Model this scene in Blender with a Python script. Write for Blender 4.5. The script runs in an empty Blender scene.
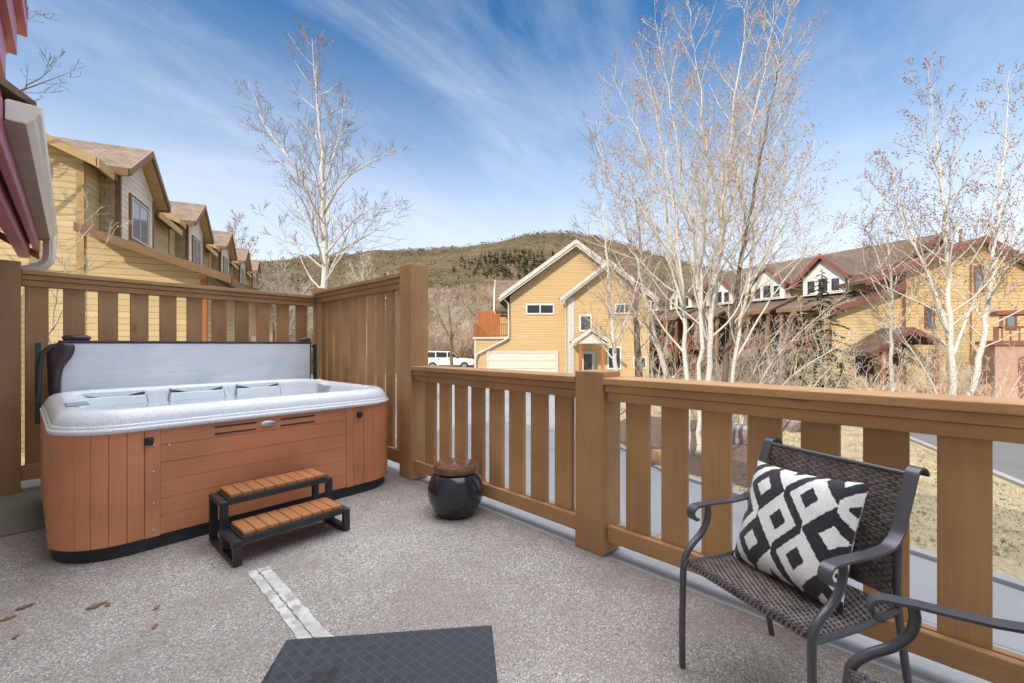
import bpy, math, random
from mathutils import Vector, Matrix, noise as mnoise

S2 = math.sqrt(.5)
CAMH, F, HZ = 1.3, 440.0, 345.0
G = -1.45                                   # lane level, the deck floor is z = 0
scn = bpy.context.scene
col = scn.collection
R = math.radians

def W(r, d, z=0.0):
    """right / depth as seen from the deck corner -> world"""
    return Vector(((r + d) * S2, (d - r) * S2, z))
def P(px, y, d):
    return W((px - 512) / F * d, d, CAMH + (HZ - y) / F * d)

# ------------------------------------------------------------------ mesh builder
class MB:
    def __init__(s, o=(0, 0, 0)):
        s.v = []; s.f = []; s.o = Vector(o); s.M = None; s.g = []
    def add(s, vs, fs):
        n = len(s.v); s.g.append((n, len(s.f)))
        for p in vs:
            p = Vector(p)
            if s.M is not None: p = s.M @ p
            s.v.append(p - s.o)
        s.f += [tuple(i + n for i in f) for f in fs]
        return s
    def box(s, x0, x1, y0, y1, z0, z1):
        return s.add([(x0,y0,z0),(x1,y0,z0),(x1,y1,z0),(x0,y1,z0),(x0,y0,z1),(x1,y0,z1),(x1,y1,z1),(x0,y1,z1)],
              [(3,2,1,0),(4,5,6,7),(0,1,5,4),(1,2,6,5),(2,3,7,6),(3,0,4,7)])
    def beam(s, a, b, w, h, up=(0, 0, 1)):
        a = Vector(a); b = Vector(b); t = (b - a).normalized(); u = Vector(up)
        sd = t.cross(u).normalized(); u = sd.cross(t).normalized()
        c = []
        for p in (a, b):
            for i, j in ((-1,-1),(1,-1),(1,1),(-1,1)): c.append(p + sd * (w/2*i) + u * (h/2*j))
        return s.add(c, [(3,2,1,0),(4,5,6,7),(0,1,5,4),(1,2,6,5),(2,3,7,6),(3,0,4,7)])
    def prism(s, poly, a, b, plane='xz'):
        """polygon in a plane pulled along the third axis from a to b"""
        def q(p, t):
            return {'xz': (p[0], t, p[1]), 'yz': (t, p[0], p[1]), 'xy': (p[0], p[1], t)}[plane]
        n = len(poly)
        vs = [q(p, a) for p in poly] + [q(p, b) for p in poly]
        fs = [tuple(range(n))[::-1], tuple(range(n, 2*n))]
        fs += [(i, (i+1) % n, n + (i+1) % n, n + i) for i in range(n)]
        area = sum(poly[i][0]*poly[(i+1)%n][1] - poly[(i+1)%n][0]*poly[i][1] for i in range(n))
        flip = (area < 0) ^ (plane == 'xz') ^ (b < a)
        if flip: fs = [f[::-1] for f in fs]
        return s.add(vs, fs)
    def tube(s, pts, r, n=8, cap=True, flat=None):
        pts = [Vector(p) for p in pts]; m = len(pts)
        if not isinstance(r, (list, tuple)): r = [r] * m
        vs = []; fs = []; ref = None
        for i, p in enumerate(pts):
            t = (pts[min(i+1, m-1)] - pts[max(i-1, 0)])
            if t.length < 1e-9: t = Vector((0,0,1))
            t.normalize()
            if ref is None:
                ref = Vector((1,0,0)) if abs(t.x) < .8 else Vector((0,1,0))
            ref = (ref - t * ref.dot(t))
            if ref.length < 1e-6: ref = t.orthogonal()
            ref.normalize(); b = t.cross(ref)
            for k in range(n):
                a = 2*math.pi*k/n
                vs.append(p + ref*(math.cos(a)*r[i]) + b*(math.sin(a)*r[i]))
        for i in range(m-1):
            for k in range(n):
                k2 = (k+1) % n
                fs.append((i*n+k, i*n+k2, (i+1)*n+k2, (i+1)*n+k))
        if cap and n > 3:
            fs.append(tuple(range(n))[::-1]); fs.append(tuple((m-1)*n+k for k in range(n)))
        return s.add(vs, fs)
    def ribbon(s, path, x0, x1, th):
        """flat bar: path in the (y, z) plane with thickness th, width x0..x1"""
        m = len(path); L = []; Rr = []
        for i, p in enumerate(path):
            a = path[max(i-1,0)]; b = path[min(i+1,m-1)]
            ty, tz = b[0]-a[0], b[1]-a[1]; l = math.hypot(ty, tz) or 1
            ny, nz = -tz/l*th/2, ty/l*th/2
            L.append((p[0]+ny, p[1]+nz)); Rr.append((p[0]-ny, p[1]-nz))
        vs = []; fs = []
        for i in range(m):
            vs += [(x0,)+L[i], (x1,)+L[i], (x1,)+Rr[i], (x0,)+Rr[i]]
        for i in range(m-1):
            for k in range(4):
                k2 = (k+1) % 4
                fs.append((i*4+k, (i+1)*4+k, (i+1)*4+k2, i*4+k2))
        fs.append((0,1,2,3)); e = (m-1)*4; fs.append((e+3,e+2,e+1,e))
        return s.add(vs, fs)
    def lathe(s, prof, n=32, c=(0,0)):
        vs = []; fs = []
        for r, z in prof:
            for k in range(n):
                a = 2*math.pi*k/n
                vs.append((c[0]+math.cos(a)*r, c[1]+math.sin(a)*r, z))
        for i in range(len(prof)-1):
            for k in range(n):
                k2 = (k+1)%n
                fs.append((i*n+k, i*n+k2, (i+1)*n+k2, (i+1)*n+k))
        fs.append(tuple(range(n))[::-1]); fs.append(tuple((len(prof)-1)*n+k for k in range(n)))
        return s.add(vs, fs)
    def rings(s, rings, cap0=False, cap1=False, flip=False):
        n = len(rings[0]); vs = [p for r in rings for p in r]; fs = []
        for i in range(len(rings)-1):
            for k in range(n):
                k2 = (k+1)%n
                fs.append((i*n+k, i*n+k2, (i+1)*n+k2, (i+1)*n+k))
        if cap0: fs.append(tuple(range(n))[::-1])
        if cap1: fs.append(tuple((len(rings)-1)*n+k for k in range(n)))
        if flip: fs = [f[::-1] for f in fs]
        return s.add(vs, fs)
    def each(s, name, mat, parent=None, **k):
        """one object per added shape"""
        for i, (v0, f0) in enumerate(s.g):
            v1, f1 = s.g[i+1] if i+1 < len(s.g) else (len(s.v), len(s.f))
            m = MB(); m.v = s.v[v0:v1]; m.f = [tuple(j-v0 for j in f) for f in s.f[f0:f1]]
            o = m.build(name, mat, parent, **k)
        return o
    def build(s, name, mat, parent=None, smooth=None, bevel=0, seg=2):
        me = bpy.data.meshes.new(name)
        me.from_pydata([tuple(v) for v in s.v], [], s.f)
        me.update()
        if smooth is not None:
            me.polygons.foreach_set('use_smooth', [True]*len(me.polygons))
            if smooth < 170: me.set_sharp_from_angle(angle=R(smooth))
        o = bpy.data.objects.new(name, me); col.objects.link(o)
        me.materials.append(mat)
        if parent is not None: o.parent = parent
        if bevel:
            b = o.modifiers.new('bevel', 'BEVEL'); b.width = bevel; b.segments = seg; b.limit_method = 'ANGLE'; b.angle_limit = R(40)
        return o

def tag(o, label, cat, group=None):
    o['label'] = label; o['category'] = cat
    if group: o['group'] = group
    return o
def thing(name, label, cat, loc=(0,0,0), rz=0, group=None):
    o = bpy.data.objects.new(name, None); col.objects.link(o)
    o.empty_display_size = .2
    o.location = loc; o.rotation_euler = (0, 0, rz)
    return tag(o, label, cat, group)
def dup(root, loc=None, rz=None, label=None, parent=None):
    c = root.copy(); col.objects.link(c)
    if loc is not None: c.location = loc
    if rz is not None: c.rotation_euler = (0, 0, rz)
    if label: c['label'] = label
    if parent is not None: c.parent = parent
    for ch in list(root.children):
        dup(ch, parent=c)
    return c
def struct(o): o['kind'] = 'structure'; return o

# ------------------------------------------------------------------ materials
def nm(name):
    m = bpy.data.materials.new(name); m.use_nodes = True
    nt = m.node_tree; return m, nt, nt.nodes['Principled BSDF']
class N:
    """tiny node helper"""
    def __init__(s, nt): s.nt = nt
    def n(s, t, **k):
        x = s.nt.nodes.new(t)
        for a, b in k.items(): setattr(x, a, b)
        return x
    def l(s, a, b): s.nt.links.new(a, b)
    def math(s, op, a, b=None, c=None):
        x = s.n('ShaderNodeMath', operation=op)
        for i, q in enumerate((a, b, c)):
            if q is None: continue
            if isinstance(q, (int, float)): x.inputs[i].default_value = q
            else: s.l(q, x.inputs[i])
        return x.outputs[0]
    def coord(s, scale=(1,1,1), rot=(0,0,0), rand=True, kind='Object'):
        t = s.n('ShaderNodeTexCoord'); mp = s.n('ShaderNodeMapping')
        mp.inputs['Scale'].default_value = scale; mp.inputs['Rotation'].default_value = rot
        s.l(t.outputs[kind], mp.inputs['Vector'])
        if rand:
            oi = s.n('ShaderNodeObjectInfo'); k = s.math('MULTIPLY', oi.outputs['Random'], 37.0)
            s.l(k, mp.inputs['Location'])
        return mp.outputs[0]
    def noise(s, v, scale, detail=4, rough=.55, dist=0):
        x = s.n('ShaderNodeTexNoise'); x.inputs['Scale'].default_value = scale; x.inputs['Detail'].default_value = detail
        x.inputs['Roughness'].default_value = rough; x.inputs['Distortion'].default_value = dist
        s.l(v, x.inputs['Vector']); return x.outputs['Fac']
    def ramp(s, f, stops):
        x = s.n('ShaderNodeValToRGB'); e = x.color_ramp.elements
        while len(e) < len(stops): e.new(.5)
        for el, (p, c) in zip(e, stops):
            el.position = p; el.color = (c if len(c) == 4 else (*c, 1))
        s.l(f, x.inputs[0]); return x.outputs[0]
    def mix(s, f, a, b, mode='MIX'):
        x = s.n('ShaderNodeMix', data_type='RGBA', blend_type=mode)
        for sock, q in ((x.inputs[0], f), (x.inputs[6], a), (x.inputs[7], b)):
            if isinstance(q, (int, float)): sock.default_value = q
            elif isinstance(q, (tuple, list)): sock.default_value = (*q[:3], 1)
            else: s.l(q, sock)
        return x.outputs[2]
    def bump(s, h, strength, dist, bsdf, prev=None):
        b = s.n('ShaderNodeBump'); b.inputs['Strength'].default_value = strength; b.inputs['Distance'].default_value = dist
        s.l(h, b.inputs['Height'])
        s.l(b.outputs[0], bsdf.inputs['Normal']); return b
def sc(c, k): return tuple(min(1, x*k) for x in c)

def wood(name, c, axis=2, rough=.65, knots=True, amt=.22, bump=.25):
    m, nt, b = nm(name); q = N(nt)
    s = [9, 9, 9]; s[axis] = .55
    v = q.coord(tuple(s))
    g = q.noise(v, 3.2, 5, .6, .6)
    s2 = [40, 40, 40]; s2[axis] = 1.6
    fine = q.noise(q.coord(tuple(s2)), 2.5, 3)
    big = q.noise(q.coord((1.3,1.3,1.3)), 1.6, 2)
    cc = q.ramp(g, [(.28, sc(c, 1-amt*1.25)), (.5, c), (.75, sc(c, 1+amt))])
    cc = q.mix(.42, cc, q.ramp(fine, [(.3, sc(c, .55)), (.7, sc(c, 1.2))]))
    cc = q.mix(.6, cc, q.ramp(big, [(.3, sc(c, .68)), (.7, sc(c, 1.16))]))
    if knots:
        ks = [1,1,1]; ks[axis] = .45
        vo = q.n('ShaderNodeTexVoronoi'); vo.inputs['Scale'].default_value = 2.6
        q.l(q.coord(tuple(ks)), vo.inputs['Vector'])
        k = q.ramp(vo.outputs['Distance'], [(.04, (1,1,1)), (.10, (0,0,0))])
        cc = q.mix(k, cc, sc(c, .42))
    oi = q.n('ShaderNodeObjectInfo')
    hs = q.n('ShaderNodeHueSaturation'); q.l(cc, hs.inputs['Color'])
    q.l(q.math('MULTIPLY_ADD', oi.outputs['Random'], .26, .87), hs.inputs['Value'])
    q.l(hs.outputs[0], b.inputs['Base Color'])
    b.inputs['Roughness'].default_value = rough
    q.bump(q.math('ADD', g, fine), bump, .004, b)
    return m
def plain(name, c, rough=.5, metal=0, var=.12, scale=6, bump=0, bscale=60, spec=.5, coat=0):
    m, nt, b = nm(name); q = N(nt)
    f = q.noise(q.coord(), scale, 4)
    q.l(q.ramp(f, [(.3, sc(c, 1-var)), (.7, sc(c, 1+var))]), b.inputs['Base Color'])
    b.inputs['Roughness'].default_value = rough; b.inputs['Metallic'].default_value = metal
    b.inputs['Specular IOR Level'].default_value = spec
    b.inputs['Coat Weight'].default_value = coat
    if bump: q.bump(q.noise(q.coord(), bscale, 3), bump, .003, b)
    return m
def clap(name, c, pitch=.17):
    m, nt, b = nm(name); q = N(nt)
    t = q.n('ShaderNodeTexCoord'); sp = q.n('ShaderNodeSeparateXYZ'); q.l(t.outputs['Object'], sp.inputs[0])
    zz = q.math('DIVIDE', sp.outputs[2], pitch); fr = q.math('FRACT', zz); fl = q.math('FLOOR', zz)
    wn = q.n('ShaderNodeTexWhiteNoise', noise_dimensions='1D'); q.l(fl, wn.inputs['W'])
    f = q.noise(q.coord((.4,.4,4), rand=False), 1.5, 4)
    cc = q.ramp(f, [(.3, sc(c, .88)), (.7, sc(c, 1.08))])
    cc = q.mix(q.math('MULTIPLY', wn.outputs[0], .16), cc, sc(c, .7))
    lap_shade = q.ramp(fr, [(.05, (1,1,1)), (.12, (0,0,0))])
    cc = q.mix(q.math('MULTIPLY', lap_shade, .7), cc, sc(c, .3))  # shadow under each board lap, painted into the siding colour
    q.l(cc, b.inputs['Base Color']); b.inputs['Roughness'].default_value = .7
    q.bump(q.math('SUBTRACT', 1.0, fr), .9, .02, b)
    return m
def shingle(name, c, axis=0, zk=1.6, w=.3, h=.16, mortar=.012, var=.35):
    m, nt, b = nm(name); q = N(nt)
    t = q.n('ShaderNodeTexCoord'); sp = q.n('ShaderNodeSeparateXYZ'); q.l(t.outputs['Object'], sp.inputs[0])
    cb = q.n('ShaderNodeCombineXYZ'); q.l(sp.outputs[axis], cb.inputs[0]); q.l(q.math('MULTIPLY', sp.outputs[2], zk), cb.inputs[1])
    br = q.n('ShaderNodeTexBrick'); q.l(cb.outputs[0], br.inputs['Vector'])
    br.inputs['Scale'].default_value = 1; br.inputs['Brick Width'].default_value = w; br.inputs['Row Height'].default_value = h
    br.inputs['Mortar Size'].default_value = mortar
    br.inputs['Color1'].default_value = (*sc(c, 1-var), 1); br.inputs['Color2'].default_value = (*sc(c, 1+var), 1)
    br.inputs['Mortar'].default_value = (*sc(c, .4), 1)
    f = q.noise(q.coord(rand=False), 3, 6)
    q.l(q.mix(.5, br.outputs['Color'], q.ramp(f, [(.3, sc(c, .6)), (.7, sc(c, 1.35))])), b.inputs['Base Color'])
    b.inputs['Roughness'].default_value = .9
    q.bump(q.math('SUBTRACT', 1.0, br.outputs['Fac']), .6, .015, b)
    return m
def glass(name, c=(.03,.04,.05), rough=.03):
    m, nt, b = nm(name); b.inputs['Base Color'].default_value = (*c, 1); b.inputs['Roughness'].default_value = rough
    b.inputs['Specular IOR Level'].default_value = 1.0
    q = N(nt); q.bump(q.noise(q.coord(), .8, 2), .05, .05, b)
    return m

RB = (.475, .265, .118)
M = {}
M['rail_v'] = wood('brown_stained_wood_upright', RB, 2)
M['rail_y'] = wood('brown_stained_wood_rail', sc(RB, 1.0), 1)
M['rail_x'] = wood('brown_stained_wood_cross_rail', RB, 0)
M['post'] = wood('brown_stained_post', sc(RB, .92), 2, amt=.3)
M['rail_end'] = M['rail_v']
M['cedar_h'] = wood('tub_cabinet_planks', (.66, .255, .122), 0, .5, False, .14, .12)
M['cedar_v'] = wood('tub_cabinet_uprights', (.66, .255, .122), 2, .5, False, .14, .12)
M['tread'] = wood('tread_planks', (.43, .175, .062), 1, .55, False, .18, .15)
M['blackplas'] = plain('black_plastic', (.022,.024,.028), .42, var=.25)
M['blackbase'] = plain('tub_base_black', (.018,.02,.024), .5, var=.3)
def speckle(name, c, dark, rough, scale=420):
    m, nt, b = nm(name); q = N(nt)
    v = q.coord(rand=False)
    f = q.noise(v, scale, 2, .7); g = q.noise(v, 3, 3)
    cc = q.ramp(f, [(.38, dark), (.5, c), (.62, sc(c, 1.12))])
    cc = q.mix(q.math('MULTIPLY', g, .25), cc, sc(c, .75))
    q.l(cc, b.inputs['Base Color']); b.inputs['Roughness'].default_value = rough
    return m
M['shell'] = speckle('acrylic_shell', (.80,.83,.88), (.52,.55,.60), .2, 170)
M['shellin'] = speckle('acrylic_inside', (.84,.88,.92), (.76,.80,.85), .15, 170)
M['seatw'] = plain('moulded_seat', (.86,.89,.92), .2, var=.04)
M['shade_plate'] = plain('headrest_shade', (.09,.11,.14), .4)  # dark colour standing in for the shadow line below the headrests
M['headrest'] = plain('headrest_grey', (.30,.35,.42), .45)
M['silver'] = plain('badge_silver', (.62,.64,.66), .25, .9, .1)
M['vinyl'] = plain('brown_vinyl', (.055,.032,.034), .35, var=.3, scale=9, bump=.3, bscale=30)
M['darksteel'] = plain('dark_tube', (.03,.035,.04), .4)
m, nt, b = nm('tub_water'); q = N(nt)
b.inputs['Base Color'].default_value = (.62,.76,.86,1); b.inputs['Roughness'].default_value = .04
b.inputs['Transmission Weight'].default_value = .55; b.inputs['IOR'].default_value = 1.33
q.bump(q.noise(q.coord(), 5, 2), .12, .02, b); M['water'] = m
m, nt, b = nm('foil_foam'); q = N(nt)                   # silver underside of the cover
f1 = q.noise(q.coord((.6, 1, 60), rand=False), 2.2, 3); f2 = q.noise(q.coord((1.2,1,1.6), rand=False), 1.9, 3, .5, .6)
cc = q.ramp(f2, [(.3, (.62,.69,.78)), (.5, (.78,.82,.88)), (.72, (.90,.92,.95))])
cc = q.mix(.35, cc, q.ramp(f1, [(.3, (.62,.67,.74)), (.7, (.9,.92,.95))]))
q.l(cc, b.inputs['Base Color']); b.inputs['Metallic'].default_value = .15; b.inputs['Roughness'].default_value = .36
q.bump(q.math('ADD', f1, f2), .25, .01, b); M['foil'] = m

def pebble(name):
    m, nt, b = nm(name); q = N(nt)
    v = q.coord(rand=False)
    vo = q.n('ShaderNodeTexVoronoi'); vo.inputs['Scale'].default_value = 175; q.l(v, vo.inputs['Vector'])
    sp = q.n('ShaderNodeSeparateColor'); q.l(vo.outputs['Color'], sp.inputs[0])
    cc = q.ramp(sp.outputs[0], [(0, (.09,.086,.084)), (.2, (.25,.241,.232)), (.42, (.405,.395,.385)), (.64, (.49,.486,.48)), (.82, (.545,.495,.46)), (.93, (.92,.91,.89))])
    st = q.noise(v, .9, 5, .6); st2 = q.noise(v, 5, 4)
    cc = q.mix(q.ramp(st, [(.36, (.62,)*3), (.60, (0,)*3)]), cc, (.25,.218,.195))
    cc = q.mix(q.ramp(st2, [(.3, (.4,)*3), (.5, (0,)*3)]), cc, (.27,.235,.215))
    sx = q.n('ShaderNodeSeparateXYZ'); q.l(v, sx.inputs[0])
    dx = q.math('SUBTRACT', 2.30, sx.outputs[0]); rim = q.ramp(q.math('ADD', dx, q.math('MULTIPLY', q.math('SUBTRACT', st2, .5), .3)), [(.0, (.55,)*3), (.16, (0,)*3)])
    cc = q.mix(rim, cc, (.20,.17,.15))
    wet = q.ramp(q.noise(v, .55, 3, .5, .8), [(.55, (0,)*3), (.62, (.4,)*3)]); cc = q.mix(wet, cc, (.30,.285,.285))
    ed = q.ramp(vo.outputs['Distance'], [(.25, (0,)*3), (.75, (.5,)*3)])
    cc = q.mix(ed, cc, (.19,.155,.14))
    q.l(cc, b.inputs['Base Color']); b.inputs['Roughness'].default_value = .62
    q.bump(q.math('SUBTRACT', 1.0, vo.outputs['Distance']), .55, .004, b)
    return m
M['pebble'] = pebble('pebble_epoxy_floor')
def concrete(name, c, stain=.3, joints=None):
    m, nt, b = nm(name); q = N(nt); v = q.coord(rand=False)
    a = q.noise(v, .7, 6, .62); f = q.noise(v, 45, 4)
    cc = q.ramp(a, [(.3, sc(c, 1-stain)), (.5, c), (.72, sc(c, 1+stain*.5))])
    cc = q.mix(.3, cc, q.ramp(f, [(.3, sc(c, .7)), (.7, sc(c, 1.2))]))
    if joints:
        br = q.n('ShaderNodeTexBrick'); q.l(v, br.inputs['Vector']); br.offset = 0
        br.inputs['Scale'].default_value = 1; br.inputs['Brick Width'].default_value = joints; br.inputs['Row Height'].default_value = joints
        br.inputs['Mortar Size'].default_value = .012
        cc = q.mix(q.math('MULTIPLY', br.outputs['Fac'], .6), cc, sc(c, .3))
    q.l(cc, b.inputs['Base Color']); b.inputs['Roughness'].default_value = .85
    q.bump(f, .3, .006, b)
    return m
M['conc'] = concrete('kerb_concrete', (.40,.41,.42), .25)
M['kerb'] = concrete('worn_kerb', (.27,.265,.255), .35)
M['slab'] = concrete('mossy_slab', (.20,.205,.17), .4)
M['drive'] = concrete('driveway_concrete', (.235,.24,.25), .2, 3.0)
M['asph'] = concrete('road_asphalt', (.12,.12,.12), .3)
M['patch'] = concrete('cement_patch', (.62,.64,.63), .4)
nt_ = M['patch'].node_tree; q = N(nt_); b_ = nt_.nodes['Principled BSDF']; old = b_.inputs['Base Color'].links[0].from_socket
w1 = q.noise(q.coord(rand=False), 11, 6, .7); w2 = q.noise(q.coord(rand=False), 3.5, 3)
cc = q.mix(q.ramp(w1, [(.46, (0,)*3), (.60, (.8,)*3)]), old, (.30,.27,.22)); cc = q.mix(q.ramp(w2, [(.5, (0,)*3), (.62, (.6,)*3)]), cc, (.45,.44,.39)); q.l(cc, b_.inputs['Base Color'])
def lawn(name):
    m, nt, b = nm(name); q = N(nt); v = q.coord(rand=False)
    a = q.noise(v, .25, 6, .65); f = q.noise(v, 14, 5, .7); g = q.noise(v, 1.6, 5, .6)
    cc = q.ramp(a, [(.3, (.30,.25,.155)), (.46, (.41,.35,.235)), (.6, (.36,.32,.22)), (.75, (.20,.20,.11))])
    cc = q.mix(.6, cc, q.ramp(f, [(.25, (.10,.08,.045)), (.5, (.32,.26,.13)), (.8, (.55,.48,.33))]))
    cc = q.mix(q.ramp(g, [(.5, (0,)*3), (.68, (.6,)*3)]), cc, (.15,.11,.07))
    q.l(cc, b.inputs['Base Color']); b.inputs['Roughness'].default_value = .95
    q.bump(f, .8, .05, b); return m
M['lawn'] = lawn('dormant_lawn')
M['mulch'] = plain('bark_mulch', (.10,.065,.045), .95, var=.6, scale=30, bump=1, bscale=40)
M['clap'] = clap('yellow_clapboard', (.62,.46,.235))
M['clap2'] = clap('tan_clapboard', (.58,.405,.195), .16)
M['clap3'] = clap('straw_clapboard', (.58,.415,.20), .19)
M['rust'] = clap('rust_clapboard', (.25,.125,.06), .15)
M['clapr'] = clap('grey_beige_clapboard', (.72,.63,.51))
M['shake'] = shingle('wall_shakes', (.43,.34,.19), 0, 1.0, .22, .2, .01, .12)
M['roofx'] = shingle('brown_roof_x', (.20,.145,.10), 0)
M['roofy'] = shingle('brown_roof_y', (.21,.15,.105), 1)
M['roofd'] = shingle('dark_brown_roof', (.125,.085,.06), 1)
M['roofdx'] = shingle('dark_brown_roof_x', (.125,.085,.06), 0)
M['trim'] = plain('brown_trim', (.21,.115,.055), .6, var=.15)
M['soffit'] = plain('tan_soffit', (.47,.31,.14), .7)
M['ivory'] = plain('ivory_trim', (.58,.55,.48), .6, var=.12)
M['soffb'] = plain('soffit_board', (.34,.25,.205), .7)
M['white'] = plain('white_trim', (.74,.72,.68), .5, var=.06)
M['cream'] = plain('cream_door', (.70,.64,.52), .55, var=.06)
M['redtrim'] = plain('red_trim', (.20,.070,.048), .55, var=.2)
M['redpaint'] = wood('red_stained_fascia', (.43,.105,.165), 1, .38, False, .15, .15)
M['oran'] = wood('orange_stained_wood', (.42,.15,.045), 2, .5, False, .25)
M['gutter'] = plain('white_gutter', (.78,.75,.70), .35, var=.05)
M['ceil'] = wood('porch_ceiling', (.17,.11,.065), 1, .7, False, .2)
M['glass'] = glass('window_glass'); M['glassl'] = glass('bright_window_glass', (.16,.19,.22))
M['frame'] = plain('window_frame', (.62,.58,.52), .5, var=.05)
M['stucco'] = plain('pink_stucco', (.42,.27,.20), .9, bump=.4)
M['metal_grey'] = plain('meter_grey', (.34,.36,.38), .5, .2)
def bark(name, c, dark, amt=.5, scale=1):
    m, nt, b = nm(name); q = N(nt)
    f = q.noise(q.coord((5,5,16)), 2.2*scale, 4, .7); g = q.noise(q.coord((1,1,1.3)), 3, 3)
    cc = q.ramp(f, [(.30, dark), (.30+.16*amt, c), (.8, sc(c, 1.15))])
    cc = q.mix(q.math('MULTIPLY', g, .5), cc, sc(c, .72))
    q.l(cc, b.inputs['Base Color']); b.inputs['Roughness'].default_value = .8
    return m
M['birch'] = bark('birch_bark', (.64,.60,.53), (.05,.04,.032), .95)
M['paleb'] = bark('pale_branch', (.60,.55,.47), (.26,.21,.16), .4)
M['darkb'] = bark('dark_bark', (.15,.115,.085), (.05,.04,.03))
M['twig'] = plain('twig', (.33,.25,.19), .8, var=.3)
M['twigp'] = plain('tan_twig', (.46,.38,.27), .8, var=.3)
M['twigd'] = plain('dark_twig', (.21,.155,.12), .8, var=.3)
M['twigw'] = plain('pale_twig', (.55,.48,.38), .8, var=.25)
M['bud'] = plain('bud', (.33,.19,.135), .8, var=.3)
M['needle'] = plain('needles', (.085,.105,.045), .85, var=.5, scale=3)
M['iron'] = plain('chair_metal', (.10,.102,.116), .30, .4, .15)
M['wicker'] = plain('brown_wicker', (.135,.112,.108), .36, var=.5, scale=25)
M['pot'] = plain('glazed_pot', (.016,.021,.028), .22, var=.4, scale=5, coat=.3)
M['lid'] = plain('rusty_lid', (.16,.070,.045), .28, var=.5, scale=14, bump=.2, coat=.4)
M['leaf'] = plain('dead_leaf', (.21,.115,.055), .8, var=.5, scale=40)

# ------------------------------------------------------------------ setting
def sheet(name, pts, z, mat, th=None):
    mb = MB()
    if th: mb.prism([(p[0], p[1]) for p in pts], z-th, z, 'xy')
    else:
        a = sum(pts[i][0]*pts[(i+1)%len(pts)][1]-pts[(i+1)%len(pts)][0]*pts[i][1] for i in range(len(pts)))
        if a < 0: pts = pts[::-1]
        mb.add([(p[0], p[1], z) for p in pts], [tuple(range(len(pts)))])
    return struct(mb.build(name, mat))

# ground with a gentle far rise handled by the hill sheet
gm = MB()
nr = [0, 3, 6, 10, 15, 20, 26, 33, 40, 60, 120, 300, 800, 2000]; na = 48
vs = [(0, 0, G)]; fs = []
for r_ in nr[1:]:
    for k in range(na):
        a = 2*math.pi*k/na; vs.append((math.cos(a)*r_, math.sin(a)*r_, G))
for k in range(na): fs.append((0, 1+k, 1+(k+1)%na))
for i in range(len(nr)-2):
    for k in range(na):
        a = 1+i*na+k; b_ = 1+i*na+(k+1)%na
        fs.append((a, a+na, b_+na, b_))
gm.add(vs, fs); struct(gm.build('ground', M['lawn']))

# driveway lane along the deck, court before the garage house, road
def strip(pts, w):
    L = []; Rr = []
    for i, p in enumerate(pts):
        a = Vector(pts[max(i-1,0)]); b_ = Vector(pts[min(i+1,len(pts)-1)]); t = (b_-a).normalized(); n_ = Vector((-t.y, t.x))
        L.append(Vector(p)+n_*w/2); Rr.append(Vector(p)-n_*w/2)
    return L, Rr
def strip_mesh(name, pts, w, z, mat, off=0):
    L, Rr = strip(pts, w); mb = MB(); n_ = len(pts)
    mb.add([(p.x, p.y, z) for p in Rr] + [(p.x, p.y, z) for p in L], [(i, i+1, n_+i+1, n_+i) for i in range(n_-1)])
    return struct(mb.build(name, mat))
drive = [(2.5,-22), (4.0,-22), (7.3,-1.2), (9.0,4.4), (11.5,8.0), (16.5,9.8), (25.5,16.5), (22,22), (17.5,26.5), (10.5,22.5), (8.0,15.5), (2.5,14.5)]
sheet('driveway', drive, G+.006, M['drive'])
road_pts = [(2,-13), (9,-7.2), (13.8,-3.9), (18.5,-1.8), (23,-.6), (27,1.6), (29.4,6), (30.8,12), (33,24), (36,40)]
strip_mesh('road', road_pts, 5.6, G+.004, M['asph'])
L_, R_ = strip(road_pts, 5.9)
for side in (L_, R_):
    kb = MB(); n_ = len(side)
    for i in range(n_-1):
        a, b_ = side[i], side[i+1]
        kb.beam((a.x, a.y, G+.03), (b_.x, b_.y, G+.03), .16, .07)
    struct(kb.build('kerb', M['kerb'], bevel=.01))
# pale kerb along the near driveway edge
kb = MB()
edge = [(4.0,-22), (7.3,-1.2), (9.0,4.4), (11.5,8.0), (16.5,9.8)]
for a, b_ in zip(edge[:-1], edge[1:]):
    kb.beam((a[0]+.1, a[1], G+.03), (b_[0]+.1, b_[1], G+.03), .18, .07)
struct(kb.build('kerb', M['kerb'], bevel=.01))
mul = [(9.4,4.9), (11.7,7.9), (15.5,8.8), (16.2,6.2), (14.2,4.2), (12.2,2.9), (9.2,2.5)]
sheet('mulch_bed', mul, G+.012, M['mulch'])

# deck: pebble floor on a concrete body, grey concrete edge, mossy slab in the far left corner
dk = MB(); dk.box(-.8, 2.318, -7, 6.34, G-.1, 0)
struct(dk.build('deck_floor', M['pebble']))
dk = MB(); dk.box(2.32, 2.53, -7, 6.34, G-.1, -.012); struct(dk.build('deck_edge', M['conc'], bevel=.008))
sheet('side_slab', [(-.79,4.5), (-.15,4.55), (-.04,4.62), (-.04,6.33), (-.79,6.33)], .012, M['slab'], .012)

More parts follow.
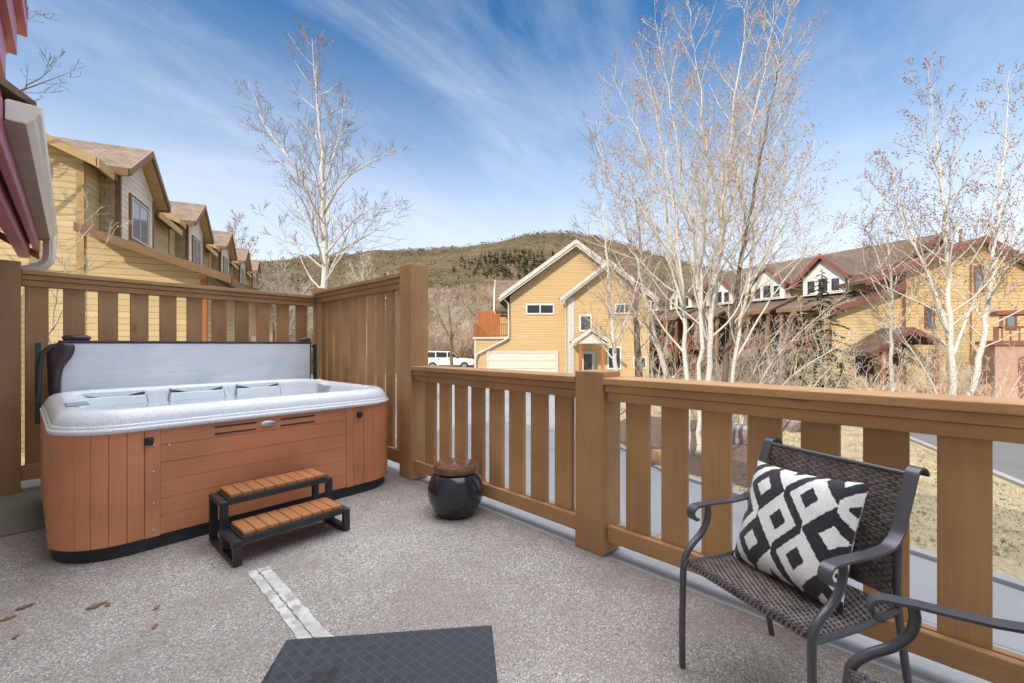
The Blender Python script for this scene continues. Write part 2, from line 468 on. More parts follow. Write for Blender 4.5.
# hills
def smooth(a, b_, x):
    t = max(0, min(1, (x-a)/(b_-a))); return t*t*(3-2*t)
crest = [(-1600,335),(-300,300),(0,285),(180,274),(270,263),(350,258),(430,254),(500,243),(552,235),(590,240),(650,254),(720,272),(800,290),(900,300),(1024,306),(1500,330),(2600,340)]
def crest_y(px):
    for (a, ya), (b_, yb) in zip(crest[:-1], crest[1:]):
        if a <= px <= b_: return ya+(yb-ya)*(px-a)/(b_-a)
    return 340
def hill_z(px, d):
    t = (px-512)/F
    top = CAMH+(HZ-crest_y(px)-2)/F*420
    m1 = 1-smooth(.25, .6, t); m0 = smooth(-1.3, -.55, t)
    z = G-.35
    z += smooth(38, 46, d)*1.0*m1
    z += smooth(46, 88, d)*10.5*m1*(.35+.65*m0) + smooth(88, 160, d)*9*m1
    z += smooth(130, 425, d)*(top-19*m1-z*0)
    z -= max(0, d-430)*.18
    n_ = mnoise.noise(Vector((t*14, d*.02, 3)))*(d/420)*3.0 + mnoise.noise(Vector((t*5, d*.006, 9)))*(d/420)*6
    return z + n_*smooth(60, 160, d)*(1-.65*smooth(360, 420, d))
ds = [38,41,44,47,50,54,58,63,68,74,80,88,96,106,118,132,150,170,190,215,240,265,290,315,340,360,380,395,408,418,425,432,445,470,520,600]
pxs = [-2200+ i*25 for i in range(0, 190)]
hb = MB(); vs = []; fs = []
for d in ds:
    for px in pxs: vs.append(W((px-512)/F*d, d, hill_z(px, d)))
nx = len(pxs)
for i in range(len(ds)-1):
    for k in range(nx-1): fs.append((i*nx+k, i*nx+k+1, (i+1)*nx+k+1, (i+1)*nx+k))
hb.add(vs, fs)
m, nt, b = nm('hillside'); q = N(nt); v = q.coord(rand=False)
a = q.noise(v, .018, 7, .7); f = q.noise(v, .22, 6, .75); g = q.noise(v, .05, 5, .6)
cc = q.ramp(a, [(.35, (.12,.085,.045)), (.47, (.17,.12,.068)), (.55, (.085,.072,.036)), (.66, (.15,.105,.058))])
cc = q.mix(.62, cc, q.ramp(f, [(.3, (.04,.036,.018)), (.5, (.12,.085,.048)), (.72, (.24,.175,.11))]))
cc = q.mix(q.ramp(g, [(.5, (0,)*3), (.6, (.6,)*3)]), cc, (.07,.062,.03))
q.l(cc, b.inputs['Base Color']); b.inputs['Roughness'].default_value = 1; b.inputs['Specular IOR Level'].default_value = .1
q.bump(f, 1, 1.5, b)
struct(hb.build('hills', m, smooth=180))

# scrub, bare brush and conifers on the slopes (uncountable)
rng = random.Random(5)
def clump(mb, p, w, h, n, rg, lean=.6):
    for _ in range(n):
        a = rg.uniform(0, 6.283); rr = w*math.sqrt(rg.random()); zz = h*rg.random()**.8*(1-.5*(rr/w)**2)
        c = p+Vector((math.cos(a)*rr, math.sin(a)*rr, zz)); s_ = w*rg.uniform(.13, .34)
        u = Vector((rg.gauss(0,1), rg.gauss(0,1), rg.gauss(0,.6))).normalized(); v_ = u.orthogonal().normalized()
        mb.add([c-u*s_, c+v_*s_, c+u*s_, c-v_*s_*.7], [(0,1,2,3)])
def twiggy(mb, p, w, h, n, rg, rad):
    for _ in range(n):
        a = rg.uniform(0, 6.283); e = rg.uniform(.1, 1.0)
        q0 = p+Vector((math.cos(a), math.sin(a), 0))*w*.12*rg.random()
        q2 = p+Vector((math.cos(a)*w*e*.5, math.sin(a)*w*e*.5, h*(1-.35*e*e)*rg.uniform(.55, 1)))
        q1 = q0.lerp(q2, .5)+Vector((rg.gauss(0,1), rg.gauss(0,1), .6))*w*.06
        mb.tube([q0, q1, q2], [rad, rad*.7, rad*.35], 3, False)
        for _k in range(5):
            t = rg.uniform(.3, 1); c = (q0.lerp(q1, t*2) if t < .5 else q1.lerp(q2, t*2-1))
            e2 = c+Vector((rg.gauss(0,1), rg.gauss(0,1), rg.uniform(.2,1.6)))*w*.11
            mb.tube([c, e2], [rad*.5, rad*.3], 3, False)
scr = MB(); scr2 = MB(); con = MB(); br1 = MB(); br2 = MB()
def hp(px, d): return W((px-512)/F*d, d, hill_z(px, d))
for _ in range(7500):
    px = rng.uniform(160, 860); d = rng.uniform(130, 424)
    if mnoise.noise(Vector((px*.02, d*.02, 0)))*1.0 + rng.gauss(0, .25) < -.05: continue
    w = rng.uniform(1.2, 3.0)*(.45+d/500)
    clump(scr if rng.random() < .55 else scr2, hp(px, d), w, w*.9, 8, rng)
for _ in range(260):
    px = rng.gauss(512, 24); d = rng.uniform(205, 275)
    if rng.random() < .2: px = rng.uniform(430, 700)
    p = hp(px, d); h = rng.uniform(3.0, 6.0)
    for k in range(26):
        zf = rng.random()**1.3; rr = (1-zf)*h*.24+.1; a = rng.uniform(0, 6.283)
        c = p+Vector((0,0,h*(.08+.92*zf))); o_ = Vector((math.cos(a), math.sin(a), -.35)); s_ = Vector((-o_.y, o_.x, 0))
        con.add([c+s_*rr*.35, c-s_*rr*.35, c+o_*rr-s_*rr*.2, c+o_*rr+s_*rr*.2], [(0,1,2,3)])
for _ in range(760):
    px = (rng.uniform(90, 520) if rng.random() < .55 else rng.uniform(405, 510)) if rng.random() < .85 else rng.uniform(500, 760); d = 47+103*rng.random()**1.4
    h = rng.uniform(1.8, 4.2); p = hp(px, d)
    twiggy(br1 if rng.random() < .62 else br2, p, h*1.25, h, 17 if d < 80 else 10, rng, .016+d*.0003)
for (x_, y_) in ((553,231),(492,238),(455,246),(612,234),(540,233)):     # lone trees on the crest
    p = hp(x_, 418); h = 5 if x_ != 553 else 8
    clump(con, p, h*.3, h, 26, rng)
M['scrub'] = plain('dark_scrub', (.062,.055,.028), 1, var=.5, scale=.05, spec=.1)
M['scrub2'] = plain('tan_scrub', (.14,.098,.058), 1, var=.4, scale=.05, spec=.1)
M['fir'] = plain('hill_fir', (.095,.10,.048), 1, var=.5, scale=.06, spec=.1)
M['brush'] = plain('grey_brush', (.44,.37,.29), 1, var=.4, scale=.2, spec=.1)
M['brush2'] = plain('russet_brush', (.31,.20,.135), 1, var=.4, scale=.2, spec=.1)
for mb, nme, mt in ((scr,'scrub','scrub'), (scr2,'dry_scrub','scrub2'), (con,'conifer_wood','fir'), (br1,'bare_brush','brush'), (br2,'russet_brush','brush2')):
    o = mb.build(nme, M[mt]); o['kind'] = 'stuff'
    tag(o, {'scrub':'dark low scrub dotted over the far hillside', 'dry_scrub':'dry tan scrub dotted over the far hillside', 'conifer_wood':'dark green conifer wood on the hillside behind the tan house',
            'bare_brush':'leafless grey brush covering the slope below the hill', 'russet_brush':'leafless russet brush among the grey brush below the hill'}[nme], {'scrub':'scrub','dry_scrub':'scrub','conifer_wood':'wood','bare_brush':'brush','russet_brush':'brush'}[nme])

# dry grass blades on the verge beyond the lane
gb = MB(); rg = random.Random(8)
def in_poly(x, y, poly):
    c = False; j = len(poly)-1
    for i in range(len(poly)):
        if (poly[i][1] > y) != (poly[j][1] > y) and x < (poly[j][0]-poly[i][0])*(y-poly[i][1])/(poly[j][1]-poly[i][1])+poly[i][0]: c = not c
        j = i
    return c
roadpoly = [(p.x, p.y) for p in strip(road_pts, 6.4)[1]]+[(p.x, p.y) for p in strip(road_pts, 6.4)[0]][::-1]
drv2 = [(x+.25 if x > 5 else x, y) for x, y in drive]
vsl = []; fsl = []
for _ in range(70000):
    x = rg.uniform(6.5, 24); y = rg.uniform(-7, 11)
    if in_poly(x, y, drv2) or in_poly(x, y, roadpoly) or in_poly(x, y, mul): continue
    if mnoise.noise(Vector((x*.8, y*.8, 0))) < -.25: continue
    a = rg.uniform(0, 6.28); h = rg.uniform(.02, .06); w = rg.uniform(.005, .012)
    k = len(vsl); dx, dy = math.cos(a)*w, math.sin(a)*w; lx, ly = rg.gauss(0, .03), rg.gauss(0, .03)
    vsl += [(x-dx, y-dy, G), (x+dx, y+dy, G), (x+lx, y+ly, G+h)]; fsl.append((k, k+1, k+2))
gb.add(vsl, fsl)
M['straw'] = plain('dry_blades', (.46,.395,.265), .9, var=.45, scale=.8, spec=.1)
o = gb.build('dry_grass', M['straw']); o['kind'] = 'stuff'; tag(o, 'dormant straw coloured grass on the verge beyond the lane', 'grass')

lt = MB(); vsl = []; fsl = []
for _ in range(9000):
    x = rg.uniform(6.5, 26); y = rg.uniform(-8, 14)
    if in_poly(x, y, drv2) or in_poly(x, y, roadpoly): continue
    if not in_poly(x, y, mul) and mnoise.noise(Vector((x*.5, y*.5, 4))) < .05 and rg.random() < .8: continue
    k = len(vsl); s_ = rg.uniform(.02, .05); a = rg.uniform(0, 6.28); c_, n__ = math.cos(a)*s_, math.sin(a)*s_; z_ = G+.016
    vsl += [(x-c_, y-n__, z_), (x+n__*.6, y-c_*.6, z_+rg.uniform(0,.02)), (x+c_, y+n__, z_+rg.uniform(0,.02)), (x-n__*.6, y+c_*.6, z_+.004)]; fsl.append((k, k+1, k+2, k+3))
lt.add(vsl, fsl); M['litter'] = plain('leaf_litter', (.17,.11,.07), .95, var=.7, scale=1.4, spec=.1)
o = lt.build('leaf_litter', M['litter']); o['kind'] = 'stuff'; tag(o, 'brown leaf litter scattered over the verge and the mulch', 'litter')

# ------------------------------------------------------------------ railing and fences
def board(name, w, th, h, mat):
    mb = MB(); mb.box(-w/2, w/2, -th/2, th/2, 0, h); return mb.build(name, mat, bevel=.004)
rail = thing('deck_railing', 'long brown stained deck railing running behind the pot and patio chairs', 'railing', (2.40, 1.62, 0))
ro = rail.location
def rpart(name, boxes, mat, parent, o, bevel=.006):
    mb = MB(o)
    for b_ in boxes: mb.box(*b_)
    return mb.build(name, mat, parent, bevel=bevel)
POST_Y = (1.51, 3.67)
p = rpart('post', [(2.30, 2.50, 1.51, 1.725, 0, 1.135)], M['post'], rail, ro, .007)
for (y0, y1) in ((1.727, 3.668), (-1.2, 1.508)):
    mb = MB(ro); mb.box(2.285, 2.53, y0, y1, 1.058, 1.098)
    mb.box(2.315, 2.352, y0, y1, 1.012, 1.056); mb.box(2.448, 2.485, y0, y1, 1.012, 1.056)
    mb.box(2.335, 2.372, y0, y1, .955, 1.010); mb.box(2.428, 2.465, y0, y1, .955, 1.010)
    mb.box(2.375, 2.425, y0, y1, 1.012, 1.056)
    mb.build('top_rail', M['rail_y'], rail, bevel=.005)
    mb = MB(ro); mb.box(2.338, 2.374, y0, y1, .085, .185); mb.box(2.426, 2.462, y0, y1, .085, .165)
    mb.box(2.376, 2.424, y0, y1, .10, .125)
    mb.build('bottom_rail', M['rail_y'], rail, bevel=.005)
bal0 = None
def baluster(y):
    global bal0
    if bal0 is None:
        mb = MB(); mb.box(-.019, .019, -.0735, .0735, 0, .885)
        bal0 = o_ = mb.build('baluster', M['rail_v'], rail, bevel=.004)
    else:
        o_ = bal0.copy(); col.objects.link(o_); o_.parent = rail
    o_.location = Vector((2.400, y, .126)) - ro
for y in [3.50-.2275*i for i in range(8)]: baluster(y-.02)
for y in [1.330-.227*i for i in range(11)]: baluster(y)

side = thing('privacy_fence', 'tall slatted side fence between hot tub and driveway, ending in a thick square post', 'fence', (2.40, 4.9, 0))
so = side.location
rpart('post', [(2.30, 2.50, 3.67, 3.885, 0, 2.085)], M['post'], side, so, .007)
rpart('post', [(2.34, 2.46, 6.09, 6.21, 0, 2.08)], M['post'], side, so, .006)
y0, y1 = 3.887, 6.088
mb = MB(so); mb.box(2.285, 2.53, y0, y1, 1.975, 2.015); mb.box(2.315, 2.352, y0, y1, 1.928, 1.973); mb.box(2.335, 2.372, y0, y1, 1.872, 1.926)
mb.box(2.428, 2.465, y0, y1, 1.872, 1.973); mb.box(2.375, 2.425, y0, y1, 1.93, 1.973)
mb.build('top_rail', M['rail_y'], side, bevel=.005)
mb = MB(so); mb.box(2.338, 2.374, y0, y1, .10, .235); mb.box(2.426, 2.462, y0, y1, .10, .2)
mb.build('bottom_rail', M['rail_y'], side, bevel=.005)
sb0 = None
for i in range(10):
    if sb0 is None:
        mb = MB(); mb.box(-.019, .019, -.07, .07, 0, 1.80); o_ = sb0 = mb.build('picket', M['rail_v'], side, bevel=.004)
    else:
        o_ = sb0.copy(); col.objects.link(o_); o_.parent = side
    o_.location = Vector((2.400, 4.01+.2155*i, .126)) - so

bang = math.atan2(6.15-5.83, 2.36+.28)            # the back fence runs slightly askew
back = thing('privacy_fence', 'tall slatted back fence behind the hot tub with a thick post at its left end', 'fence', (-.39, 5.84, 0), bang)
blen = 2.86
rpart('post', [(-.155, .065, -.10, .11, 0, 2.03)], M['post'], back, (0,0,0), .007)
mb = MB(); mb.box(.067, blen-.12, -.10, .14, 1.925, 1.965); mb.box(.067, blen-.12, -.072, -.035, 1.88, 1.923); mb.box(.067, blen-.12, -.052, -.016, 1.826, 1.878)
mb.box(.067, blen-.12, .04, .078, 1.826, 1.923)
mb.build('top_rail', M['rail_x'], back, bevel=.005)
mb = MB(); mb.box(.067, blen-.12, -.052, -.016, .1, .235); mb.box(.067, blen-.12, .04, .078, .1, .2)
mb.build('bottom_rail', M['rail_x'], back, bevel=.005)
b0 = None
for i in range(11):
    if b0 is None:
        mb = MB(); mb.box(-.073, .073, -.0148, .0222, 0, 1.77); o_ = b0 = mb.build('picket', M['rail_v'], back, bevel=.004)
    else:
        o_ = b0.copy(); col.objects.link(o_); o_.parent = back
    o_.location = (.168+.2419*i, .018, .126)

# ------------------------------------------------------------------ hot tub
TX, TY = 1.0, 4.59
tub = thing('hot_tub', 'square hot tub with red wood plank cabinet and speckled white rim', 'hot tub', (TX, TY, 0), R(3.2))
def rrect(hx, hy, r, z, n=10, squish=1):
    pts = []
    for cx, cy, a0 in ((hx-r, hy-r, 0), (-hx+r, hy-r, 90), (-hx+r, -hy+r, 180), (hx-r, -hy+r, 270)):
        for k in range(n+1):
            a = R(a0+90*k/n); pts.append(Vector((cx+math.cos(a)*r, cy+math.sin(a)*r, z)))
    return pts
HX, HY = 1.15, 1.0
prof = [(.07,.765),(.015,.762),(.002,.770),(.0,.785),(.005,.795),(.011,.797),(.012,.806),(.016,.815),(.022,.817),(.023,.826),(.030,.845),(.042,.868),(.060,.886),(.08,.897),(.10,.901),(.125,.901),(.15,.894),(.166,.880),(.178,.85),(.215,.74),(.28,.64),(.40,.58),(.55,.56),(.62,.50),(.66,.25)]
mb = MB(); rr = [rrect(HX-o_, HY-o_, max(.34-o_*.6, .12), z_) for o_, z_ in prof]
mb.rings(rr, cap1=True)
shell = mb.build('shell', M['shell'], tub, smooth=60)
mb = MB(); rg_ = rrect(HX-.205, HY-.205, .22, .765)
mb.add(rg_, [tuple(range(len(rg_)))]); mb.build('water', M['water'], tub)
# base plinth
mb = MB(); mb.rings([rrect(1.125, .955, .33, 0), rrect(1.125, .955, .33, .10)], cap1=True); mb.build('plinth', M['blackbase'], tub, smooth=50)
# cabinet: planks with real grooves
CX, CY, CR, CZ0, CZ1 = 1.145, .98, .33, .088, .775
PFS = {-1: .735, 1: .665}                                           # half width of the flat panels between the corner panels
def corner(sx, sy):
    """vertical planks running from the front flat round the corner to the side flat"""
    PF = PFS[sx]; la = CX-CR-PF; lb_ = CY-CR-.5; arc = math.pi/2*CR; L = la+arc+lb_
    def at(u, off):
        if u < la: return (PF+u, CY+off)
        if u < la+arc:
            a = math.pi/2-(u-la)/CR; return (CX-CR+math.cos(a)*(CR+off), CY-CR+math.sin(a)*(CR+off))
        return (CX+off, CY-CR-(u-la-arc))
    npl = 9; pts = []; cuts = [L*k/npl for k in range(npl+1)]
    for k in range(npl):
        for j, (t, off) in enumerate(((0,-.006),(.035,0),(.25,0),(.5,0),(.75,0),(.965,0),(1,-.006))):
            if j == 0 and k: continue
            pts.append(at(cuts[k]+(cuts[k+1]-cuts[k])*t*.99999, off))
    inner = [at(L*t/12*.99999, -.05) for t in range(12, -1, -1)]
    return [(x*sx, y*sy) for x, y in pts+inner]
for sx, sy in ((-1,-1), (1,-1), (1,1), (-1,1)):
    mb = MB(); mb.prism(corner(sx, sy), CZ0, CZ1, 'xy'); mb.build('corner_panel', M['cedar_v'], tub)
def plank_profile(n):
    pr = []; g_ = .005; h = (CZ1-CZ0)/n
    for k in range(n):
        z0 = CZ0+k*h; z1 = z0+h
        for t, o_ in ((0,-g_),(.03,0),(.97,0),(1,-g_)):
            if t == 0 and k: continue
            pr.append((o_, z0+(z1-z0)*t))
    return pr
def flat_panel(name, axis, sgn, half, at, n=6, lo=None):
    pr = plank_profile(n); mb = MB()
    poly = [(at+o_, z_) for o_, z_ in pr]+[(at-.04, CZ1), (at-.04, CZ0)]
    poly = [(sgn*a, z_) for a, z_ in poly]
    mb.prism(poly, -half if lo is None else lo, half, 'yz' if axis == 'y' else 'xz')
    return mb.build(name, M['cedar_h'], tub)
fp = flat_panel('front_panel', 'y', -1, .598, CY-.004, lo=-.656)
flat_panel('back_panel', 'y', 1, .66, CY-.004)
# for x sides the polygon is in (x,z), pulled along y
for sg in (-1, 1): flat_panel('side_panel', 'x', sg, .497, CX-.004)
for x0, x1 in ((-.734, -.657), (.599, .664)):
    mb = MB(); mb.box(x0, x1, -CY-.002, -CY+.05, CZ0-.004, CZ1-.004); mb.build('corner_strip', M['cedar_v'], tub, bevel=.004)
mb = MB(); mb.lathe([(.0,0),(.055,0),(.055,.004),(.048,.008),(0,.009)], 32)
bd = mb.build('badge', M['silver'], fp, smooth=40); bd.location = (-.02, -CY-.0, .713); bd.rotation_euler = (R(90), 0, 0); bd.scale = (1, .42, 1)
for x0, x1 in ((-.36,-.10), (.07,.33)):
    for z_ in (.733, .685):
        mb = MB(); mb.box(x0, x1, -CY-.0005, -CY+.012, z_-.005, z_+.005); mb.build('slot', M['blackplas'], fp)
for x_ in (-.715, .715):
    mb = MB(); mb.box(-.022, .022, -.018, .006, -.024, .024); mb.box(-.012, .012, -.026, -.018, -.014, .02)
    o_ = mb.build('latch', M['blackplas'], tub, bevel=.004); o_.location = (x_, -CY-.003, .695)
for x_ in (-.69, -.61, .57):
    for z_ in ((.67, .5, .3, .13) if x_ == -.69 else (.655,)):
        mb = MB(); mb.lathe([(0,0),(.008,0),(.007,.003),(0,.004)], 12)
        o_ = mb.build('screw', M['silver'], tub); o_.location = (x_, -CY-.002, z_); o_.rotation_euler = (R(90),0,0)
# moulded seat backs and headrests
def seat_back(x, y, rz, w=.36):
    mb = MB(); n_ = 12; pts = []
    for i in range(n_+1):
        u = i/n_*2-1; pts.append((u*w/2, .055*(1-math.cos(u*3.1416*1))*.5))
    top = [(w/2, .10), (-w/2, .10)]
    poly = [(a, -.05+b_*1.0) for a, b_ in [(-w/2,0.02)]]
    def scal(dz): return [(u/n_*w-w/2, dz-.012-.026*math.cos((u/n_*2-1)*math.pi)) for u in range(n_+1)]+[(w/2, .035), (-w/2, .035)]
    o_ = None
    for nme, dz, f0, f1, mt in (('headrest_shade', -.013, .0, .02, 'shade_plate'), ('headrest', .0, -.034, -.0005, 'shell')):  # dark plate behind each headrest draws the shadow under its lower edge
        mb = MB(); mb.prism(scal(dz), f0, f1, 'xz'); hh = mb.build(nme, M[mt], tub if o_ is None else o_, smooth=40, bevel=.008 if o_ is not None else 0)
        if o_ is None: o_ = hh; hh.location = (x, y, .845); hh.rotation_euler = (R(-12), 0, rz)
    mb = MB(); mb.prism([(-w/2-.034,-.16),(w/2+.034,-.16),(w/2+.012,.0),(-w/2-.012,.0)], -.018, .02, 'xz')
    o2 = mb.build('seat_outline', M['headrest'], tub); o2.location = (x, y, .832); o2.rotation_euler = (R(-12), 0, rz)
    mb = MB(); mb.prism([(-w/2-.02,-.16),(w/2+.02,-.16),(w/2,.0),(-w/2,.0)], -.04, .02, 'xz')
    o_ = mb.build('seat_back', M['seatw'], tub, bevel=.008); o_.location = (x, y-.0, .83); o_.rotation_euler = (R(-12), 0, rz)
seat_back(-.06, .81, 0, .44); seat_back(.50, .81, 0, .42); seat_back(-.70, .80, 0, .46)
mb = MB(); mb.prism([(-.2,-.055),(.2,-.055),(.16,.04),(.05,.06),(-.16,.045)], 0, .035, 'xy')
o_ = mb.build('armrest', M['shellin'], tub, smooth=40, bevel=.012); o_.location = (.955, .25, .872); o_.rotation_euler = (0, R(-8), R(85)); o_.scale = (.8,.8,.8)
mb = MB(); mb.box(-.055,.055,-.11,.11,0,.008); o_ = mb.build('control_panel', M['headrest'], tub, bevel=.004); o_.location = (-1.0, -.40, .9025)

cov = thing('hot_tub_cover', 'folded hot tub cover standing upright behind the tub showing its silver foil underside', 'cover', (1.02, 5.72, .5))
co = cov.location
mb = MB(co); mb.box(-.075, 2.10, 5.655, 5.70, .55, 1.318); mb.build('foil_panel', M['foil'], cov, bevel=.012)
mb = MB(co); mb.box(-.10, 2.13, 5.702, 5.79, .5, 1.322); mb.box(-.09, 2.12, 5.645, 5.70, 1.3185, 1.342); mb.build('vinyl_skin', M['vinyl'], cov, bevel=.012)
for x0, x1 in ((-.06, .12), (2.0, 2.11)):
    mb = MB(co); mb.tube([(x0, 5.70, 1.35), (x0+.02, 5.70, 1.362), (x1-.02, 5.70, 1.362), (x1, 5.70, 1.35)], [.022, .03, .03, .022], 12); mb.build('handle_roll', M['vinyl'], cov, smooth=50)
# folded vinyl flap at the left edge
mb = MB(co)
fl = [[(.03,5.625,1.318),(-.06,5.60,1.325),(-.17,5.65,1.31)],[(.025,5.60,1.25),(-.05,5.575,1.27),(-.17,5.63,1.24)],[(.005,5.60,1.18),(-.06,5.56,1.17),(-.165,5.62,1.13)],[(-.055,5.615,1.10),(-.10,5.565,1.09),(-.16,5.62,1.02)],[(-.07,5.625,.94),(-.11,5.585,.92),(-.155,5.63,.9)],[(-.07,5.63,.78),(-.105,5.61,.78),(-.145,5.64,.76)]]
vs = [v_ for row in fl for v_ in row]; fs = []
for i in range(len(fl)-1):
    for k in range(2): fs.append((i*3+k, i*3+k+1, (i+1)*3+k+1, (i+1)*3+k))
mb.add(vs, fs); o_ = mb.build('corner_flap', M['vinyl'], cov, smooth=180)
sd = o_.modifiers.new('thick', 'SOLIDIFY'); sd.thickness = .012
ss = o_.modifiers.new('sub', 'SUBSURF'); ss.levels = 2; ss.render_levels = 2
mb = MB(co); mb.tube([(-.205, 5.58, .62), (-.205, 5.58, .85), (-.20, 5.58, 1.1), (-.185, 5.60, 1.22), (-.13, 5.63, 1.29), (-.02, 5.64, 1.322)], .019, 10); mb.box(-.227,-.183,5.56,5.60,.80,.86); mb.box(-.227,-.19,5.60,5.615,.62,1.32)
mb.build('lifter_arm', M['darksteel'], cov, smooth=50)
mb = MB(co); mb.box(2.132, 2.175, 5.64, 5.66, .60, 1.31); mb.box(2.132, 2.16, 5.62, 5.70, 1.27, 1.30); mb.build('lifter_bracket', M['darksteel'], cov, bevel=.004)

# ------------------------------------------------------------------ step
st = thing('step_stool', 'two tier step with orange plank treads on a black frame before the hot tub', 'steps', (.99, 3.225, 0), R(3))
def tread(y0, y1, z, n=9):
    mb = MB(); x0, x1 = -.285, .325; w = (x1-x0)/n
    for k in range(n): mb.box(x0+k*w+.0022, x0+(k+1)*w-.0022, y0, y1, z-.022, z)
    t = mb.build('tread', M['tread'], st, bevel=.003)
    mb = MB(); mb.box(x0-.012, x1+.012, y0-.012, y0+.006, z-.062, z-.0235); mb.box(x0-.012, x1+.012, y1-.006, y1+.012, z-.062, z-.0235); mb.box(x0-.012, x0+.01, y0, y1, z-.062, z-.0235); mb.box(x1-.01, x1+.012, y0, y1, z-.062, z-.0235)
    mb.box(x0+.01, x1-.01, y0+.006, y1-.006, z-.034, z-.0235)
    mb.each('tread_frame', M['blackplas'], t, bevel=.003)
tread(-.245, -.005, .19); tread(.01, .235, .355)
def loop(mb, x0, x1, y0, y1, z1, t=.03):
    mb.box(x0, x1, y0, y0+t, t, z1-t); mb.box(x0, x1, y1-t, y1, t, z1-t)
    mb.box(x0, x1, y0, y1, z1-t+.0005, z1); mb.box(x0, x1, y0, y1, .004, t-.0005)
for x0, x1 in ((-.340, -.292), (.332, .380)):
    mb = MB(); loop(mb, x0, x1, -.255, .0, .152); loop(mb, x0+.001, x1-.001, .004, .262, .318)
    mb.build('side_frame', M['blackplas'], st, bevel=.004)

# ------------------------------------------------------------------ pot
pot = thing('ceramic_pot', 'round black glazed pot with a rusty brown lid against the railing', 'pot', (2.10, 2.715, 0))
mb = MB(); mb.lathe([(.125,0),(.145,.004),(.175,.05),(.203,.11),(.215,.17),(.212,.22),(.196,.27),(.168,.312),(.15,.325),(.145,.33)], 48); mb.build('body', M['pot'], pot, smooth=60)
mb = MB(); mb.lathe([(.148,.331),(.166,.333),(.170,.345),(.170,.368),(.163,.384),(.15,.389),(.04,.391),(.036,.386),(.03,.391),(.0,.392)], 48); mb.build('lid', M['lid'], pot, smooth=35)

# ------------------------------------------------------------------ mat, cement patches, leaves
m, nt, b = nm('rubber_mat'); q = N(nt)
t = q.coord((1,1,1), (0,0,R(45)), rand=False)
br = q.n('ShaderNodeTexBrick'); q.l(t, br.inputs['Vector']); br.offset = 0; br.inputs['Scale'].default_value = 1
br.inputs['Brick Width'].default_value = .045; br.inputs['Row Height'].default_value = .045; br.inputs['Mortar Size'].default_value = .0025
ck = q.n('ShaderNodeTexChecker'); q.l(t, ck.inputs['Vector']); ck.inputs['Scale'].default_value = 1/.045
sp = q.n('ShaderNodeSeparateXYZ'); q.l(t, sp.inputs[0])
gx = q.math('SINE', q.math('MULTIPLY', sp.outputs[0], 2*math.pi/.009)); gy = q.math('SINE', q.math('MULTIPLY', sp.outputs[1], 2*math.pi/.009))
mx = q.n('ShaderNodeMix'); q.l(ck.outputs['Fac'], mx.inputs[0]); q.l(gx, mx.inputs[2]); q.l(gy, mx.inputs[3])
st_ = q.noise(q.coord(rand=False), 4, 4, .6); wet = q.ramp(q.noise(q.coord((1,.5,1), (0,0,.5), rand=False), 6, 3, .5, .5), [(.60, (0,)*3), (.64, (1,)*3)])
cc = q.ramp(mx.outputs[0], [(.25, (.022,.027,.038)), (.75, (.042,.050,.066))])
cc = q.mix(q.math('MULTIPLY', br.outputs['Fac'], .55), cc, (.09,.105,.13))
cc = q.mix(q.math('MULTIPLY', st_, .4), cc, (.05,.06,.08))
cc = q.mix(q.math('MULTIPLY', wet, .8), cc, (.02,.022,.026))
q.l(cc, b.inputs['Base Color']); b.inputs['Roughness'].default_value = .6
h_ = q.math('ADD', mx.outputs[0], q.math('MULTIPLY', br.outputs['Fac'], 2.0)); q.bump(h_, .5, .002, b)
M['mat'] = m
ma = math.atan2(-.558, .699)
ml = .90; mw = .62
mat_o = MB(); mat_o.box(0, ml, -mw, 0, 0, .009)
o_ = mat_o.build('door_mat', M['mat'], bevel=.003); o_.location = (.665, 2.062, .001); o_.rotation_euler = (0, 0, ma)
tag(o_, 'dark rubber mat with a diagonal square pattern lying on the pebble floor', 'mat')
def patch(name, x0, x1, y0, y1, seed, label):
    rg = random.Random(seed); mb = MB(); n_ = 40
    L = [(x0+rg.gauss(0,.003), y0+(y1-y0)*i/n_) for i in range(n_+1)]; Rr = [(x1+rg.gauss(0,.003), y0+(y1-y0)*i/n_) for i in range(n_+1)]
    vs = [(a, b_, .004) for a, b_ in L]+[(a, b_, .004) for a, b_ in Rr]
    mb.add(vs, [(i, n_+1+i, n_+2+i, i+1) for i in range(n_)])
    tag(mb.build(name, M['patch']), label, 'floor patch', 'cement strips let into the floor')
patch('cement_strip', .706, .752, 1.9, 2.845, 1, 'pale cement strip on the floor, the left and longer one by the step')
patch('cement_strip', .760, .818, 1.9, 2.835, 2, 'wider pale cement strip on the floor, right of the other strip')
def leaf(x, y, rz, s_, label, curl=.5):
    s_ *= .85
    mb = MB(); rg = random.Random(int(x*1000)); vs = []; fs = []
    n_ = 8
    for i in range(n_+1):
        t = i/n_; w = math.sin(math.pi*t**.8)*.25*(1+.25*math.sin(i*2.3)); zz = .25*curl*(t-.5)**2*2
        vs += [(t-.5, -w, zz+.22*curl*w), (t-.5, 0, zz*.6), (t-.5, w, zz+.28*curl*w)]
    for i in range(n_):
        for k in range(2): fs.append((i*3+k, i*3+k+1, (i+1)*3+k+1, (i+1)*3+k))
    mb.add([(a*s_, b_*s_, c*s_+.003) for a, b_, c in vs], fs)
    o_ = mb.build('dead_leaf', M['leaf'], smooth=180); o_.location = (x, y, 0); o_.rotation_euler = (0,0,rz)
    tag(o_, label, 'leaf', 'dead leaves on the deck floor')
def fl_(px, y): d = F*CAMH/(y-HZ); return W((px-512)/F*d, d)
